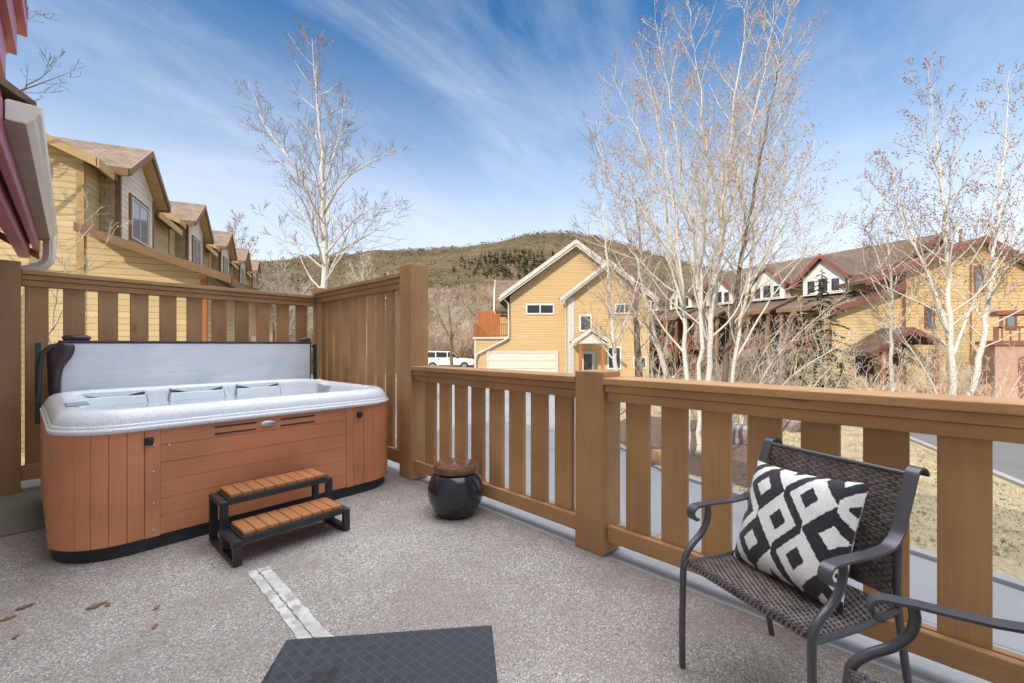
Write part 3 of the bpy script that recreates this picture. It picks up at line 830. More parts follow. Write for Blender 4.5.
for px, y, rz, s_, lb in ((97,606,.3,.10,'curled brown dead leaf, the largest on the floor before the tub'), (108,605,1.6,.055,'small dark dead leaf touching the largest leaf'), (157,608,.9,.05,'small dead leaf lying alone right of the largest leaf'), (26,607,.2,.085,'flat reddish dead leaf near the left edge of the floor'),
                        (8,619,.1,.07,'pale dead leaf at the far left of the floor'), (16,637,1.2,.05,'dark dead leaf nearest the photo\'s lower left corner'), (155,627,1.0,.05,'thin curled dead leaf below the lone small one')):
    p = fl_(px, y); leaf(p.x, p.y, rz, s_, lb)

# ------------------------------------------------------------------ patio chairs
def chair(label, loc, rz):
    c = thing('patio_chair', label, 'chair', loc, rz, 'wicker patio chairs by the railing')
    # local: +y to the back, x across
    hw = .262
    def arc(cy, cz, r, a0, a1, n_=10): return [(cy+math.cos(R(a0+(a1-a0)*i/n_))*r, cz+math.sin(R(a0+(a1-a0)*i/n_))*r) for i in range(n_+1)]
    for s_ in (-1, 1):
        x = s_*hw
        mb = MB()
        scroll = arc(.046, .606, .016, -50, -210, 7)+arc(.058, .612, .031, 195, 90, 9)
        path = scroll+[(.12, .644), (.18, .641), (.26, .638), (.31, .641)]+arc(.315, .741, .10, -80, -18, 7)+[(.445, .79), (.472, .852)]+arc(.508, .850, .034, 165, 10, 8)
        mb.ribbon(path, x-.0195, x+.0195, .0085)
        mb.build('arm', M['iron'], c, smooth=40, bevel=.002)
        mb = MB()
        cp = [(x*.99,.115,.638), (x*.99,.118,.605), (x*.99,.108,.565), (x*.985,.075,.525), (x*.975,.025,.49), (x*.965,-.008,.455), (x*.97,-.018,.41), (x*.98,-.020,.30), (x,-.018,.15), (x*1.01,-.014,.006)]
        mb.tube(catmull(cp, 5), .0128, 10); mb.build('leg', M['iron'], c, smooth=50)
        mb = MB()
        cp = [(x*.985,.41,.68), (x*.98,.405,.56), (x*.975,.41,.44), (x*.98,.435,.3), (x*.99,.465,.15), (x,.50,.006)]
        mb.tube(catmull(cp, 4), .0118, 10); mb.build('leg', M['iron'], c, smooth=50)
        mb = MB(); mb.tube([(x*.975,-.024,.425),(x*.975,.20,.412),(x*.975,.405,.42)], .011, 8); mb.build('seat_rail', M['iron'], c, smooth=50)
    mb = MB(); mb.tube([(-hw*.97,-.006,.428),(0,-.010,.428),(hw*.97,-.006,.428)], .012, 8); mb.tube([(-hw*.97,.40,.425),(hw*.97,.40,.425)], .010, 8)
    mb.tube([(-hw*.98,.482,.862),(hw*.98,.482,.862)], .009, 8); mb.each('cross_bar', M['iron'], c, smooth=50)
    # woven seat and back: strands across, passing over and under the stakes
    def weave(f, x0, x1, n_st, pitch_x, hw_):
        mb = MB(); nseg = int((x1-x0)/pitch_x)
        for k in range(n_st):
            vs = []; fs = []
            p0, nrm = f((k+.5)/n_st); pa, _ = f((k+.0)/n_st); pb, _ = f((k+1.0)/n_st)
            for i in range(nseg*2+1):
                x = x0+(x1-x0)*i/(nseg*2); h = (.0032 if (i//2+k) % 2 == 0 else -.0032) if i % 2 else 0
                h += .0008
                dome = .0022
                vs += [(x, pa[0]+nrm[0]*h, pa[1]+nrm[1]*h), (x, p0[0]+nrm[0]*(h+dome), p0[1]+nrm[1]*(h+dome)), (x, pb[0]+nrm[0]*h, pb[1]+nrm[1]*h)]
            for i in range(nseg*2):
                for j in range(2): fs.append((i*3+j, (i+1)*3+j, (i+1)*3+j+1, i*3+j+1))
            mb.add(vs, fs)
        vs = []
        for t in range(13):
            p_, n__ = f(t/12)
            for x in (x0, x1): vs.append((x, p_[0]-n__[0]*.004, p_[1]-n__[1]*.004))
        mb.add(vs, [(2*i, 2*i+2, 2*i+3, 2*i+1) for i in range(12)])
        ns = nseg
        for i in range(ns+1):
            x = x0+(x1-x0)*(i+.25)/(ns+.5)
            mb.tube([(x,)+tuple(f(t/10)[0]) for t in range(11)], .0028, 4)
        return mb
    def fs_(t):   # seat curve, front to back
        y = -.008+t*.403; z = .437-.020*math.sin(math.pi*min(1, t*1.05))-.008*t
        if t < .06: z -= (1-t/.06)**2*.014
        return (y, z), (0, 1)
    def fb_(t):
        z = .465+t*.398; y = .392+.088*t**1.6+.008*math.sin(t*3)
        return (y, z), (-.97, .2)
    weave(fs_, -hw+.012, hw-.012, 36, .017, 0).build('seat', M['wicker'], c, smooth=60)
    weave(fb_, -hw+.016, hw-.016, 38, .017, 0).build('backrest', M['wicker'], c, smooth=60)
    mb = MB()
    for i in range(30):
        x = -hw+.03+(2*hw-.06)*i/29
        mb.tube([(x-.006,-.026,.424),(x-.003,-.018,.446),(x+.003,.0,.445)], .0042, 5)
    mb.build('seat_binding', M['wicker'], c, smooth=60)
    return c
def catmull(p, k):
    p = [Vector(a) for a in p]; out = []
    q_ = [p[0]*2-p[1]]+p+[p[-1]*2-p[-2]]
    for i in range(1, len(q_)-2):
        a, b_, c, d = q_[i-1:i+3]
        for j in range(k):
            t = j/k
            out.append(.5*((2*b_)+(c-a)*t+(2*a-5*b_+4*c-d)*t*t+(3*b_-a-3*c+d)*t**3))
    out.append(p[-1]); return out
# chair one: back direction (.92,-.38)
a1 = math.atan2(-.38, .92)-math.pi/2
ch1 = chair('wicker patio chair with dark metal arms and a patterned pillow on its seat', (1.655, .52, 0), a1)
# chair two faces up the deck, only its arm shows at the lower right corner
a2 = math.atan2(-.955, .295)-math.pi/2
s2 = Vector((math.cos(a2), math.sin(a2), 0))
ch2 = dup(ch1, Vector((1.474, .180, 0))+s2*.262, a2, 'second wicker patio chair with only a dark metal arm in view at the lower right')

# pillow
m, nt, b = nm('pillow_weave'); q = N(nt)
tc = q.n('ShaderNodeTexCoord'); sn = q.n('ShaderNodeVectorMath', operation='SNAP'); sn.inputs[1].default_value = (.004,.004,.004); q.l(tc.outputs['Object'], sn.inputs[0])
sp = q.n('ShaderNodeSeparateXYZ'); q.l(sn.outputs[0], sp.inputs[0])
hx_ = q.math('DIVIDE', q.math('ADD', sp.outputs[0], .115), .196); hy_ = q.math('DIVIDE', q.math('SUBTRACT', sp.outputs[2], .118), .236)
pp = q.math('ADD', q.math('ADD', hx_, q.math('MULTIPLY', hy_, -1.0)), 10.5); qq = q.math('ADD', q.math('ADD', hx_, hy_), 10.5)
fi, fj = q.math('FLOOR', pp), q.math('FLOOR', qq)
idx = q.math('FLOOR', q.math('DIVIDE', q.math('ADD', q.math('ADD', fi, fj), 1), 2)); par = q.math('MODULO', idx, 2)
cx_ = q.math('ABSOLUTE', q.math('SUBTRACT', q.math('FRACT', pp), .5)); cy_ = q.math('ABSOLUTE', q.math('SUBTRACT', q.math('FRACT', qq), .5))
mxx = q.math('MAXIMUM', cx_, cy_); isx = q.math('GREATER_THAN', cx_, cy_)
ni = q.math('ADD', fi, q.math('MULTIPLY', isx, q.math('SIGN', q.math('SUBTRACT', q.math('FRACT', pp), .5))))
nj = q.math('ADD', fj, q.math('MULTIPLY', q.math('SUBTRACT', 1.0, isx), q.math('SIGN', q.math('SUBTRACT', q.math('FRACT', qq), .5))))
npar = q.math('MODULO', q.math('FLOOR', q.math('DIVIDE', q.math('ADD', q.math('ADD', ni, nj), 1), 2)), 2)
same = q.math('LESS_THAN', q.math('ABSOLUTE', q.math('SUBTRACT', npar, par)), .5)
core = q.math('ADD', q.math('LESS_THAN', mxx, .185), q.math('MULTIPLY', same, q.math('GREATER_THAN', mxx, .40)))
val = q.math('ABSOLUTE', q.math('SUBTRACT', par, core))
wv = q.noise(q.coord((1,1,1), rand=False), 260, 2)
cw = q.ramp(wv, [(.3, (.66,.66,.67)), (.7, (.86,.86,.86))]); cb_ = q.ramp(wv, [(.3, (.008,.010,.014)), (.75, (.030,.034,.042))])
q.l(q.mix(val, cb_, cw), b.inputs['Base Color']); b.inputs['Roughness'].default_value = .95; b.inputs['Sheen Weight'].default_value = .2
q.bump(wv, .7, .003, b); M['pillow'] = m
mb = MB(); n_ = 22; ps = .234
def pil(u, v_, sgn):
    # pinched corners, fat middle
    k = (1-u**4)*(1-v_**4); th = .066*max(0, k)**.55
    inx = ps*u*(1-.075*(1-abs(u))**0*(1-v_*v_)); inz = ps*v_*(1-.075*(1-u*u))
    wr = .004*mnoise.noise(Vector((u*3, v_*3, sgn*5)))
    return (inx, sgn*(th+ (wr if k > .02 else 0)), inz)
vs = []; fs = []
for sgn in (-1, 1):
    base = len(vs)
    for j in range(n_+1):
        for i in range(n_+1): vs.append(pil(i/n_*2-1, j/n_*2-1, sgn))
    for j in range(n_):
        for i in range(n_):
            f_ = (base+j*(n_+1)+i, base+j*(n_+1)+i+1, base+(j+1)*(n_+1)+i+1, base+(j+1)*(n_+1)+i)
            fs.append(f_ if sgn < 0 else f_[::-1])
mb.add(vs, fs)
pw = mb.build('throw_pillow', M['pillow'], smooth=180)
tag(pw, 'black and white diamond patterned square pillow leaning on the wicker chair', 'pillow')
Mch = Matrix.Translation((1.655, .52, 0)) @ Matrix.Rotation(a1, 4, 'Z')
Mp = Mch @ Matrix.Translation((-.022, .300, .612)) @ Matrix.Rotation(R(-8), 4, 'Z') @ Matrix.Rotation(R(-23), 4, 'X') @ Matrix.Rotation(R(-5), 4, 'Y') @ Matrix.Diagonal((1, 1, .93, 1))
pw.matrix_world = Mp

# ------------------------------------------------------------------ our own house (left edge, mostly behind the camera)
own = thing('own_house', 'near house at the left edge with red fascia, white gutter and downspout', 'house', (-3, 0, G))
oo = own.location
mb = MB(oo); mb.box(-9, -.8, -9, 9.1, G-.1, 6.0); mb.build('wall', M['cream'], own)
mb = MB(oo); mb.prism([(-.475,6.28),(-4.9,8.9),(-9.4,6.28),(-9.4,6.42),(-4.9,9.08),(-.475,6.42)], -9.5, 10.0, 'xz'); mb.build('roof', M['roofy'], own)
for (x0, x1, z0, z1, ye) in ((-.60,-.48,6.0,6.275,10.0), (-.70,-.563,5.5,5.995,9.6), (-.79,-.643,4.95,5.495,9.2)):
    mb = MB(oo); mb.box(x0, x1, -9.3, ye, z0, z1); mb.each('fascia', M['redpaint'], own, bevel=.008)
# porch eave with gutter
pr = MB(oo); pr.prism([(-.12,2.425),(-.79,2.86),(-.79,2.94),(-.12,2.455)], 3.08, 6.34, 'xz'); pr.build('porch_roof', M['roofy'], own)
mb = MB(oo); mb.prism([(-.262,2.26),(-.79,2.60),(-.79,2.64),(-.262,2.30)], 2.9, 6.27, 'xz'); mb.build('porch_ceiling', M['ceil'], own)
mb = MB(oo); mb.box(-.262, -.222, 2.86, 6.29, 2.20, 2.42); mb.each('fascia', M['redpaint'], own, bevel=.006)
mb = MB(oo); mb.box(-.36, -.285, 2.86, 6.26, 2.13, 2.27); mb.build('porch_beam', M['redpaint'], own, bevel=.006)
mb = MB(oo); mb.prism([(-.225,2.13),(-.79,2.49),(-.79,2.56),(-.225,2.20)], 6.272, 6.31, 'xz'); mb.each('rake_board', M['oran'], own, bevel=.004)
gp = [(-.218,2.42),(-.218,2.335),(-.150,2.335),(-.128,2.36),(-.118,2.385),(-.104,2.395),(-.098,2.43),(-.112,2.43),(-.116,2.405),(-.130,2.395),(-.14,2.37),(-.155,2.345),(-.208,2.345),(-.208,2.42)]
gu = MB(oo); gu.prism(gp, 3.07, 6.30, 'xz'); gu.prism(gp[:8]+[(-.21,2.43)], 3.062, 3.072, 'xz'); gu.prism(gp[:8]+[(-.21,2.43)], 6.298, 6.308, 'xz')
gu = gu.build('gutter', M['gutter'], own, bevel=.003)
mb = MB(oo); mb.box(-.2205, -.152, 3.08, 6.29, 2.318, 2.333); mb.build('soffit_board', M['soffb'], own)
def ribbed(pts):
    mb = MB(oo)
    mb.tube(pts, .046, 4)
    for o_ in ((.02,.0),(-.0,.02),(.012,-.018),(-.018,.010)):
        mb.tube([(a+o_[0]*1.3, b_+o_[1]*1.3, c) for a, b_, c in pts], .018, 6)
    return mb
ribbed([(-.155,6.24,2.345),(-.155,6.24,2.19),(-.165,6.24,2.12),(-.20,6.24,2.07),(-.27,6.24,2.03),(-.36,6.24,2.0)]).build('downspout', M['gutter'], own, smooth=40)
mb = MB(oo); mb.box(-.5,-.35,9.0,9.05,1,1); 
# ------------------------------------------------------------------ building helpers (local frames)
def roof_gable(mb, xc, hw, ze, zp, y0, y1, th=.16):
    """two slabs with the ridge along y"""
    mb.prism([(xc-hw, ze), (xc, zp), (xc+hw, ze), (xc+hw, ze+th), (xc, zp+th*1.25), (xc-hw, ze+th)], y0, y1, 'xz')
def roof_gable_x(mb, yc, hw, ze, zp, x0, x1, th=.16):
    mb.prism([(yc-hw, ze), (yc, zp), (yc+hw, ze), (yc+hw, ze+th), (yc, zp+th*1.25), (yc-hw, ze+th)], x0, x1, 'yz')
def window(parent, x0, x1, z0, z1, y, frame='frame', gl='glass', n=2, t=.07, axis='x', proud=.05, zo=None):
    """window facing -y (axis x) or facing +/-x (axis y: x0..x1 are y values, y is the x plane, proud signed)"""
    zo = G if zo is None else zo
    fr = MB((0,0,zo)); s_ = proud
    def bx(mb, a0, a1, b0, b1, p0, p1):
        if axis == 'x': mb.box(a0, a1, min(y-p0, y-p1), max(y-p0, y-p1), b0, b1)
        else: mb.box(min(y+p0, y+p1), max(y+p0, y+p1), a0, a1, b0, b1)
    bx(fr, x0, x0+t, z0, z1, -.02*(1 if s_ > 0 else -1), s_); bx(fr, x1-t, x1, z0, z1, -.02*(1 if s_ > 0 else -1), s_)
    bx(fr, x0+t, x1-t, z0, z0+t, -.02*(1 if s_ > 0 else -1), s_); bx(fr, x0+t, x1-t, z1-t, z1, -.02*(1 if s_ > 0 else -1), s_)
    for k in range(1, n):
        xm = x0+(x1-x0)*k/n; bx(fr, xm-t*.4, xm+t*.4, z0+t, z1-t, 0, s_*.8)
    w = fr.build('window', M[frame], parent)
    g_ = MB((0,0,zo)); bx(g_, x0+t, x1-t, z0+t, z1-t, 0, s_*.3); g_.build('pane', M[gl], w)
    return w

# ------------------------------------------------------------------ neighbouring row of townhouses on the left
RZ1 = R(-45)+math.atan2(.409, .913)
def row_unit(label, loc):
    h = thing('townhouse', label, 'house', loc, RZ1, 'yellow townhouses in the left row')
    gz = -1.9
    y0, y1 = -2.47, 5.04
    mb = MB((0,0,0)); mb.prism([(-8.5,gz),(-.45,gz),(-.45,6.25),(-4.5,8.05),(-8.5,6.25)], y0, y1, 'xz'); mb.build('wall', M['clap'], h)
    # dormer in grey beige with shake cheek
    mb = MB(); mb.prism([(-1.45,4.2),(1.45,4.2),(1.45,6.42),(0,7.38),(-1.45,6.42)], -2.2, 0, 'yz'); dm = mb.build('dormer', M['clapr'], h)
    mb = MB(); mb.box(-.44, -.10, -1.475, -1.452, 4.25, 6.3); mb.build('shake_cheek', M['shake'], dm)
    mb = MB(); mb.box(-.098, .025, -1.482, -1.38, 4.2, 6.35); mb.box(-.098, .025, 1.38, 1.482, 4.2, 6.35); mb.each('corner_board', M['trim'], dm)
    window(dm, -.78, .90, 4.52, 5.98, 0, 'trim', 'glassl', 1, .09, 'y', .05, 0)
    window(dm, -.68, .80, 4.62, 5.88, .03, 'frame', 'glassl', 2, .05, 'y', .03, 0)
    mb = MB(); roof_gable_x(mb, 0, 1.86, 6.18, 7.42, -3.6, .33, .05); mb.build('dormer_soffit', M['soffit'], dm)
    mb = MB(); roof_gable_x(mb, 0, 1.88, 6.235, 7.49, -3.6, .34, .12); mb.build('dormer_roof', M['roofx'], dm)
    mb = MB()
    for sg in (-1, 1):
        mb.prism([(sg*1.92, 6.14), (0, 7.42), (0, 7.64), (sg*1.92, 6.36)], .343, .40, 'yz')
        mb.box(-.3, .345, sg*1.92-.035, sg*1.92+.035, 6.13, 6.35)
    mb.each('dormer_fascia', M['trim'], dm)
    # main roof and eaves
    mb = MB(); mb.prism([(-.02,6.05),(-4.5,8.07),(-9,6.05),(-9,6.22),(-4.5,8.27),(-.02,6.22)], y0-.40, y1, 'xz'); mb.build('roof', M['roofy'], h)
    mb = MB(); mb.prism([(-.0,5.97),(-4.5,8.0),(-4.5,8.24),(-.0,6.20)], y0-.47, y0-.405, 'xz'); mb.box(-.018, .04, y0-.47, -1.93, 5.96, 6.2); mb.box(-.018, .04, 1.97, y1, 5.96, 6.2); mb.each('fascia', M['soffit'], h)
    mb = MB(); mb.box(-.45+.003, -.42, y0-.025, y0+.10, gz, 6.1); mb.box(-.58, -.42, y0-.028, y0-.003, gz, 6.1); mb.each('corner_board', M['soffit'], h)
    # lower wing with lean-to roof
    mb = MB(); mb.prism([(-.449,gz),(2.3,gz),(2.3,3.42),(-.449,4.35)], y0+.0, y1-.3, 'xz'); lw = mb.build('lower_wing', M['clap'], h)
    mb = MB(); mb.prism([(-.449,4.36),(2.95,3.22),(2.95,3.34),(-.449,4.48)], y0-.45, y1-.1, 'xz'); mb.build('lean_to_roof', M['roofy'], lw)
    mb = MB(); mb.prism([(-.449,4.24),(3.0,3.08),(3.0,3.30),(-.449,4.46)], y0-.51, y0-.455, 'xz'); mb.box(2.955, 3.02, y0-.45, y1-.1, 3.06, 3.28); mb.each('lean_to_fascia', M['trim'], lw)
    mb = MB(); mb.box(2.303, 2.33, y0-.03, y0+.12, gz, 3.3); mb.box(2.17, 2.30, y0-.03, y0-.003, gz, 3.25); mb.each('corner_board', M['oran'], lw)
    mb = MB(); mb.box(2.305, 2.36, y0+.5, y0+1.5, gz, 1.2); mb.build('door', M['oran'], lw)
    mb = MB(); mb.box(2.305, 2.35, y0+2.2, y1-.9, gz, 1.3); mb.build('garage_door', M['cream'], lw)
    return h
p0 = W(-12.07, 14.2, 0)
T = W(-.409*7.56, .913*7.56, 0)
u0 = row_unit('nearest yellow townhouse of the left row, above the back fence', p0)
lb = ['second yellow townhouse in the left row, its dormer next beyond the nearest', 'third yellow townhouse in the left row', 'fourth yellow townhouse in the left row', 'farthest yellow townhouse at the end of the left row']
for k in range(1, 5):
    dup(u0, p0+T*k+Vector((0,0,.44*k)), None, lb[k-1])
# small porch lamp / utility box on the near end wall
mb = MB(); mb.box(-.1,.1,-.06,0,-.12,.12); mb.box(-.07,.07,-.075,-.061,-.09,.09)
ub = mb.build('utility_box', M['metal_grey'], bevel=.008); ub.location = p0+Vector((math.cos(RZ1)*-2.0-math.sin(RZ1)*-2.475, math.sin(RZ1)*-2.0+math.cos(RZ1)*-2.475, 3.2)); ub.rotation_euler = (0,0,RZ1)
tag(ub, 'small grey utility box on the yellow end wall above the fence post', 'box')

# ------------------------------------------------------------------ tan garage house in the centre
H0 = W(0, 31, 0); gh = thing('garage_house', 'tan clapboard house with white trim, white garage door and orange balcony', 'house', (H0.x, H0.y, G), R(-45))
def hb_(): return MB((0, 0, G))
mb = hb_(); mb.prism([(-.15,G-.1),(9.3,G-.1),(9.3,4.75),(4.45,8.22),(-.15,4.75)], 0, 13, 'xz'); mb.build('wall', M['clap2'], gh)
mb = hb_(); roof_gable(mb, 4.45, 5.25, 4.62, 8.42, -.45, 13.4, .14); mb.build('roof', M['roofy'], gh)
for sg in (-1, 1):
    mb = hb_(); mb.prism([(4.45+sg*5.3, 4.46), (4.45, 8.34), (4.45, 8.64), (4.45+sg*5.3, 4.76)], -.52, -.455, 'xz')
    mb.prism([(4.45+sg*5.3, 4.30), (4.45, 8.16), (4.45, 8.335), (4.45+sg*5.3, 4.455)], -.46, -.41, 'xz'); mb.each('rake_board', M['ivory'], gh)
mb = hb_(); mb.box(-.92,-.80,-.45,13.4,4.42,4.6); mb.build('gutter', M['ivory'], gh)
# left garage bay under the balcony
mb = hb_(); mb.box(-2.62, -.152, 0, 8, G-.1, 1.72); mb.build('garage_bay', M['clap2'], gh)
mb = hb_(); mb.box(-2.75, -.152, -.12, 8.1, 1.723, 1.86); mb.box(-2.66,-2.52,-.025,-.003,G,1.72); mb.each('bay_fascia', M['ivory'], gh)
gd = MB((0,0,G)); gd.box(-1.62, 3.10, -.05, -.003, G, .72); gd = gd.build('garage_door', M['cream'], gh)
for k in range(1, 4):
    mb = hb_(); z_ = G+(.72-G)*k/4; mb.box(-1.6, 3.08, -.052, -.0505, z_-.012, z_+.012); mb.build('panel_line', M['trim'], gd)
mb = hb_(); mb.box(-1.78,-1.623,-.07,-.003,G,.88); mb.box(3.103,3.26,-.07,-.003,G,.88); mb.box(-1.623,3.103,-.07,-.003,.723,.88); mb.each('garage_frame', M['ivory'], gh)
window(gh, .98, 2.98, 3.45, 4.2, 0, 'white', 'glass', 2, .10)
# projecting wing
mb = hb_(); mb.prism([(3.75,G-.1),(9.29,G-.1),(9.29,4.62),(6.5,6.72),(3.75,4.62)], -1.2, -.002, 'xz'); mb.build('front_wing', M['clap2'], gh)
mb = hb_(); roof_gable(mb, 6.5, 3.25, 4.38, 6.86, -1.6, -.47, .14); mb.build('wing_roof', M['roofy'], gh)
for sg in (-1, 1):
    mb = hb_(); mb.prism([(6.5+sg*3.3, 4.20), (6.5, 6.76), (6.5, 7.02), (6.5+sg*3.3, 4.46)], -1.67, -1.605, 'xz'); mb.prism([(6.5+sg*3.3, 4.04), (6.5, 6.6), (6.5, 6.755), (6.5+sg*3.3, 4.195)], -1.61, -1.56, 'xz'); mb.each('rake_board', M['ivory'], gh)
mb = hb_(); mb.box(3.70, 4.22, -1.24, -1.203, G, 4.5); mb.box(3.70,3.747,-1.24,-.3,G,4.5); mb.each('corner_board', M['ivory'], gh)
window(gh, 4.55, 5.42, 2.2, 3.36, -1.2, 'white', 'glass', 1, .12)
window(gh, 6.95, 8.3, 3.4, 4.1, -1.2, 'white', 'glass', 2, .09)
window(gh, 6.45, 7.4, -.35, 1.2, -1.2, 'white', 'glass', 1, .1)
window(gh, 8.2, 9.1, -.3, .5, -1.2, 'white', 'glass', 2, .08)
mb = hb_(); mb.box(4.65, 5.6, -1.27, -1.203, G, .85); dr = mb.build('front_door', M['ivory'], gh)
mb = hb_(); mb.box(4.85, 5.4, -1.285, -1.2705, G+.9, .7); mb.build('door_glass', M['glass'], dr)
po = MB((0,0,G)); roof_gable(po, 5.05, 1.22, 1.42, 2.22, -3.0, -1.605, .10); po = po.build('porch_roof', M['roofx'], gh)
mb = hb_(); mb.prism([(4.05,1.4),(6.05,1.4),(5.05,2.1)], -2.9, -2.85, 'xz'); mb.build('porch_gable', M['cream'], po)
for sg in (-1, 1):
    mb = hb_(); mb.prism([(5.05+sg*1.27, 1.3), (5.05, 2.16), (5.05, 2.42), (5.05+sg*1.27, 1.56)], -3.06, -3.003, 'xz'); mb.each('rake_board', M['ivory'], po)
for x_ in (4.30, 5.72):
    mb = hb_(); mb.box(x_, x_+.18, -2.9, -2.72, G, 1.38); mb.build('porch_post', M['oran'], gh)
# balcony on the garage bay
bal = MB((0,0,G)); bal.box(-2.7,-.2,-.06,.0,2.72,2.80); bal.box(-2.7,-.2,-.05,-.01,1.95,2.02); bal.box(-2.7,-2.6,-.06,7,2.72,2.80); bal.box(-2.7,-2.62,-.05,7,1.95,2.02)
for i in range(20):
    x_ = -2.68+2.46*i/19; bal.box(x_-.03, x_+.03, -.085, -.062, 1.88, 2.78)
for i in range(40):
    y_ = .1+6.8*i/39; bal.box(-2.73, -2.702, y_-.03, y_+.05, 1.88, 2.78)
bal.build('balcony_railing', M['oran'], gh)
mb = hb_(); mb.box(-2.75,-1.0,4.0,4.06,1.87,3.95)
for i in range(9): mb.box(-2.74+i*.21,-2.62+i*.21,3.96,3.998,1.87,4.02)
mb.build('privacy_screen', M['oran'], gh)
for i, y_ in enumerate((2.2, 6.5)):
    mb = hb_(); mb.prism([(y_-.9,3.9),(y_+.9,3.9),(y_,5.75)], -1.0-i*.25, 1.2, 'yz'); d_ = mb.build('side_dormer', M['clap2'], gh)
    mb = hb_(); roof_gable_x(mb, y_, 1.15, 3.75, 5.95, -1.25-i*.25, 2.4, .10); mb.build('side_dormer_roof', M['roofx'], d_)
    mb = hb_()
    for sg in (-1, 1): mb.prism([(y_+sg*1.2,3.6),(y_,5.85),(y_,6.2),(y_+sg*1.2,3.95)], -1.31-i*.25, -1.255-i*.25, 'yz')
    mb.each('side_dormer_trim', M['ivory'], d_)
mb = hb_(); mb.tube([(-.55,-.14,4.5),(-.25,-.12,4.2),(-.22,-.10,1.95),(-.35,-.14,1.72),(-2.45,-.14,.66),(-2.55,-.1,.3),(-2.55,-.1,G+.05)], .06, 8); mb.build('downspout', M['ivory'], gh, smooth=50)
# rear block
mb = hb_(); mb.box(-1.5, 4, 13.8, 20, G, 4.8); mb.build('rear_block', M['clap2'], gh)
mb = hb_(); mb.prism([(13.3,4.75),(17,8.1),(20.5,4.75),(20.5,4.95),(17,8.32),(13.3,4.95)], -1.9, 4.2, 'yz'); mb.build('rear_roof', M['roofx'], gh)
mb = hb_(); mb.lathe([(.0,.0),(.08,.0),(.09,.06),(.11,.22),(.05,.3),(0,.31)], 12); lt = mb.build('wall_lamp', M['blackplas'], gh); lt.location = (-2.1, -.12, G+1.9+G)

# ------------------------------------------------------------------ right hand row
E1 = W(27.5, 26, 0)
r1 = thing('end_house', 'straw coloured end house with red trimmed gable behind the right birches', 'house', (E1.x, E1.y, G), R(-45))
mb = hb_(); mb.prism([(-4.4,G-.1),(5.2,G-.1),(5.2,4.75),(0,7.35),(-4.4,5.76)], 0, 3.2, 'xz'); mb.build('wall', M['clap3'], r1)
mb = hb_(); mb.prism([(-6.9,4.92),(0,7.42),(5.7,4.45),(5.7,4.62),(0,7.62),(-6.9,5.1)], -.42, 3.4, 'xz'); mb.build('roof', M['roofd'], r1)
mb = hb_(); mb.prism([(-6.95,4.76),(0,7.28),(0,7.66),(-6.95,5.12)], -.5, -.425, 'xz'); mb.prism([(5.75,4.28),(0,7.28),(0,7.7),(5.75,4.68)], -.5, -.425, 'xz'); mb.each('rake_board', M['redtrim'], r1)
mb = hb_(); mb.box(-4.44,-4.25,-.03,-.003,G,5.7); mb.box(4.2,4.4,-.03,-.003,G,5); mb.each('corner_board', M['redtrim'], r1)
window(r1, -.22, .34, 4.45, 5.95, 0, 'redtrim', 'glassl', 1, .09)
window(r1, -3.15, -2.55, 2.3, 3.6, 0, 'redtrim', 'glass', 1, .09)
window(r1, 1.65, 2.3, 2.2, 3.15, 0, 'redtrim', 'glassl', 1, .09)
mb = hb_(); mb.tube([(-.45,-.06,G),(-.45,-.06,6.2)], .04, 6); mb.tube([(-.38,.6,7.4),(-.38,.6,8.3)], .08, 8); mb.each('vent_pipe', M['trim'], r1)
for k in range(3):
    mb = hb_(); mb.box(.45+k*.36, .75+k*.36, -.18, -.003, -.1, .95); mb.lathe([(0,.28),(.11,.28),(.12,.36),(.09,.42),(0,.43)], 14, (.6+k*.36, -.2)); mb.build('meter_box', M['metal_grey'], r1, bevel=.01)
# annex with entry porch
mb = hb_(); mb.prism([(-8.2,G),(-4.402,G),(-4.402,4.7),(-8.2,3.45)], .2, 3, 'xz'); ax = mb.build('annex', M['clap3'], r1)
mb = hb_(); mb.prism([(-8.6,3.35),(-4.41,4.75),(-4.41,4.95),(-8.6,3.55)], -.2, 3.2, 'xz'); mb.build('annex_roof', M['roofd'], ax)
mb = hb_(); mb.prism([(-8.65,3.2),(-4.41,4.6),(-4.41,4.85),(-8.65,3.45)], -.27, -.203, 'xz'); mb.each('rake_board', M['redtrim'], ax)
mb = hb_(); mb.prism([(-7.9,.75),(-5.6,2.1),(-3.9,1.3),(-3.9,1.46),(-5.6,2.28),(-7.9,.91)], -2.0, .197, 'xz'); po = mb.build('porch_roof', M['roofd'], r1)
mb = hb_(); mb.prism([(-7.95,.62),(-5.6,2.0),(-5.6,2.26),(-7.95,.88)], -2.06, -2.003, 'xz'); mb.prism([(-3.85,1.16),(-5.6,2.0),(-5.6,2.26),(-3.85,1.42)], -2.06, -2.003, 'xz'); mb.each('rake_board', M['redtrim'], po)
for x_ in (-7.2, -4.3):
    mb = hb_(); mb.box(x_, x_+.2, -1.9, -1.7, G, 1.0); mb.build('porch_post', M['oran'], r1)
mb = hb_(); mb.box(-5.5,-4.55,.14,.197,G,.8); mb.build('front_door', M['redtrim'], r1)
mb = hb_(); mb.box(-7.0,-6.0,.15,.197,-.6,.6); mb.build('side_window', M['glass'], r1)

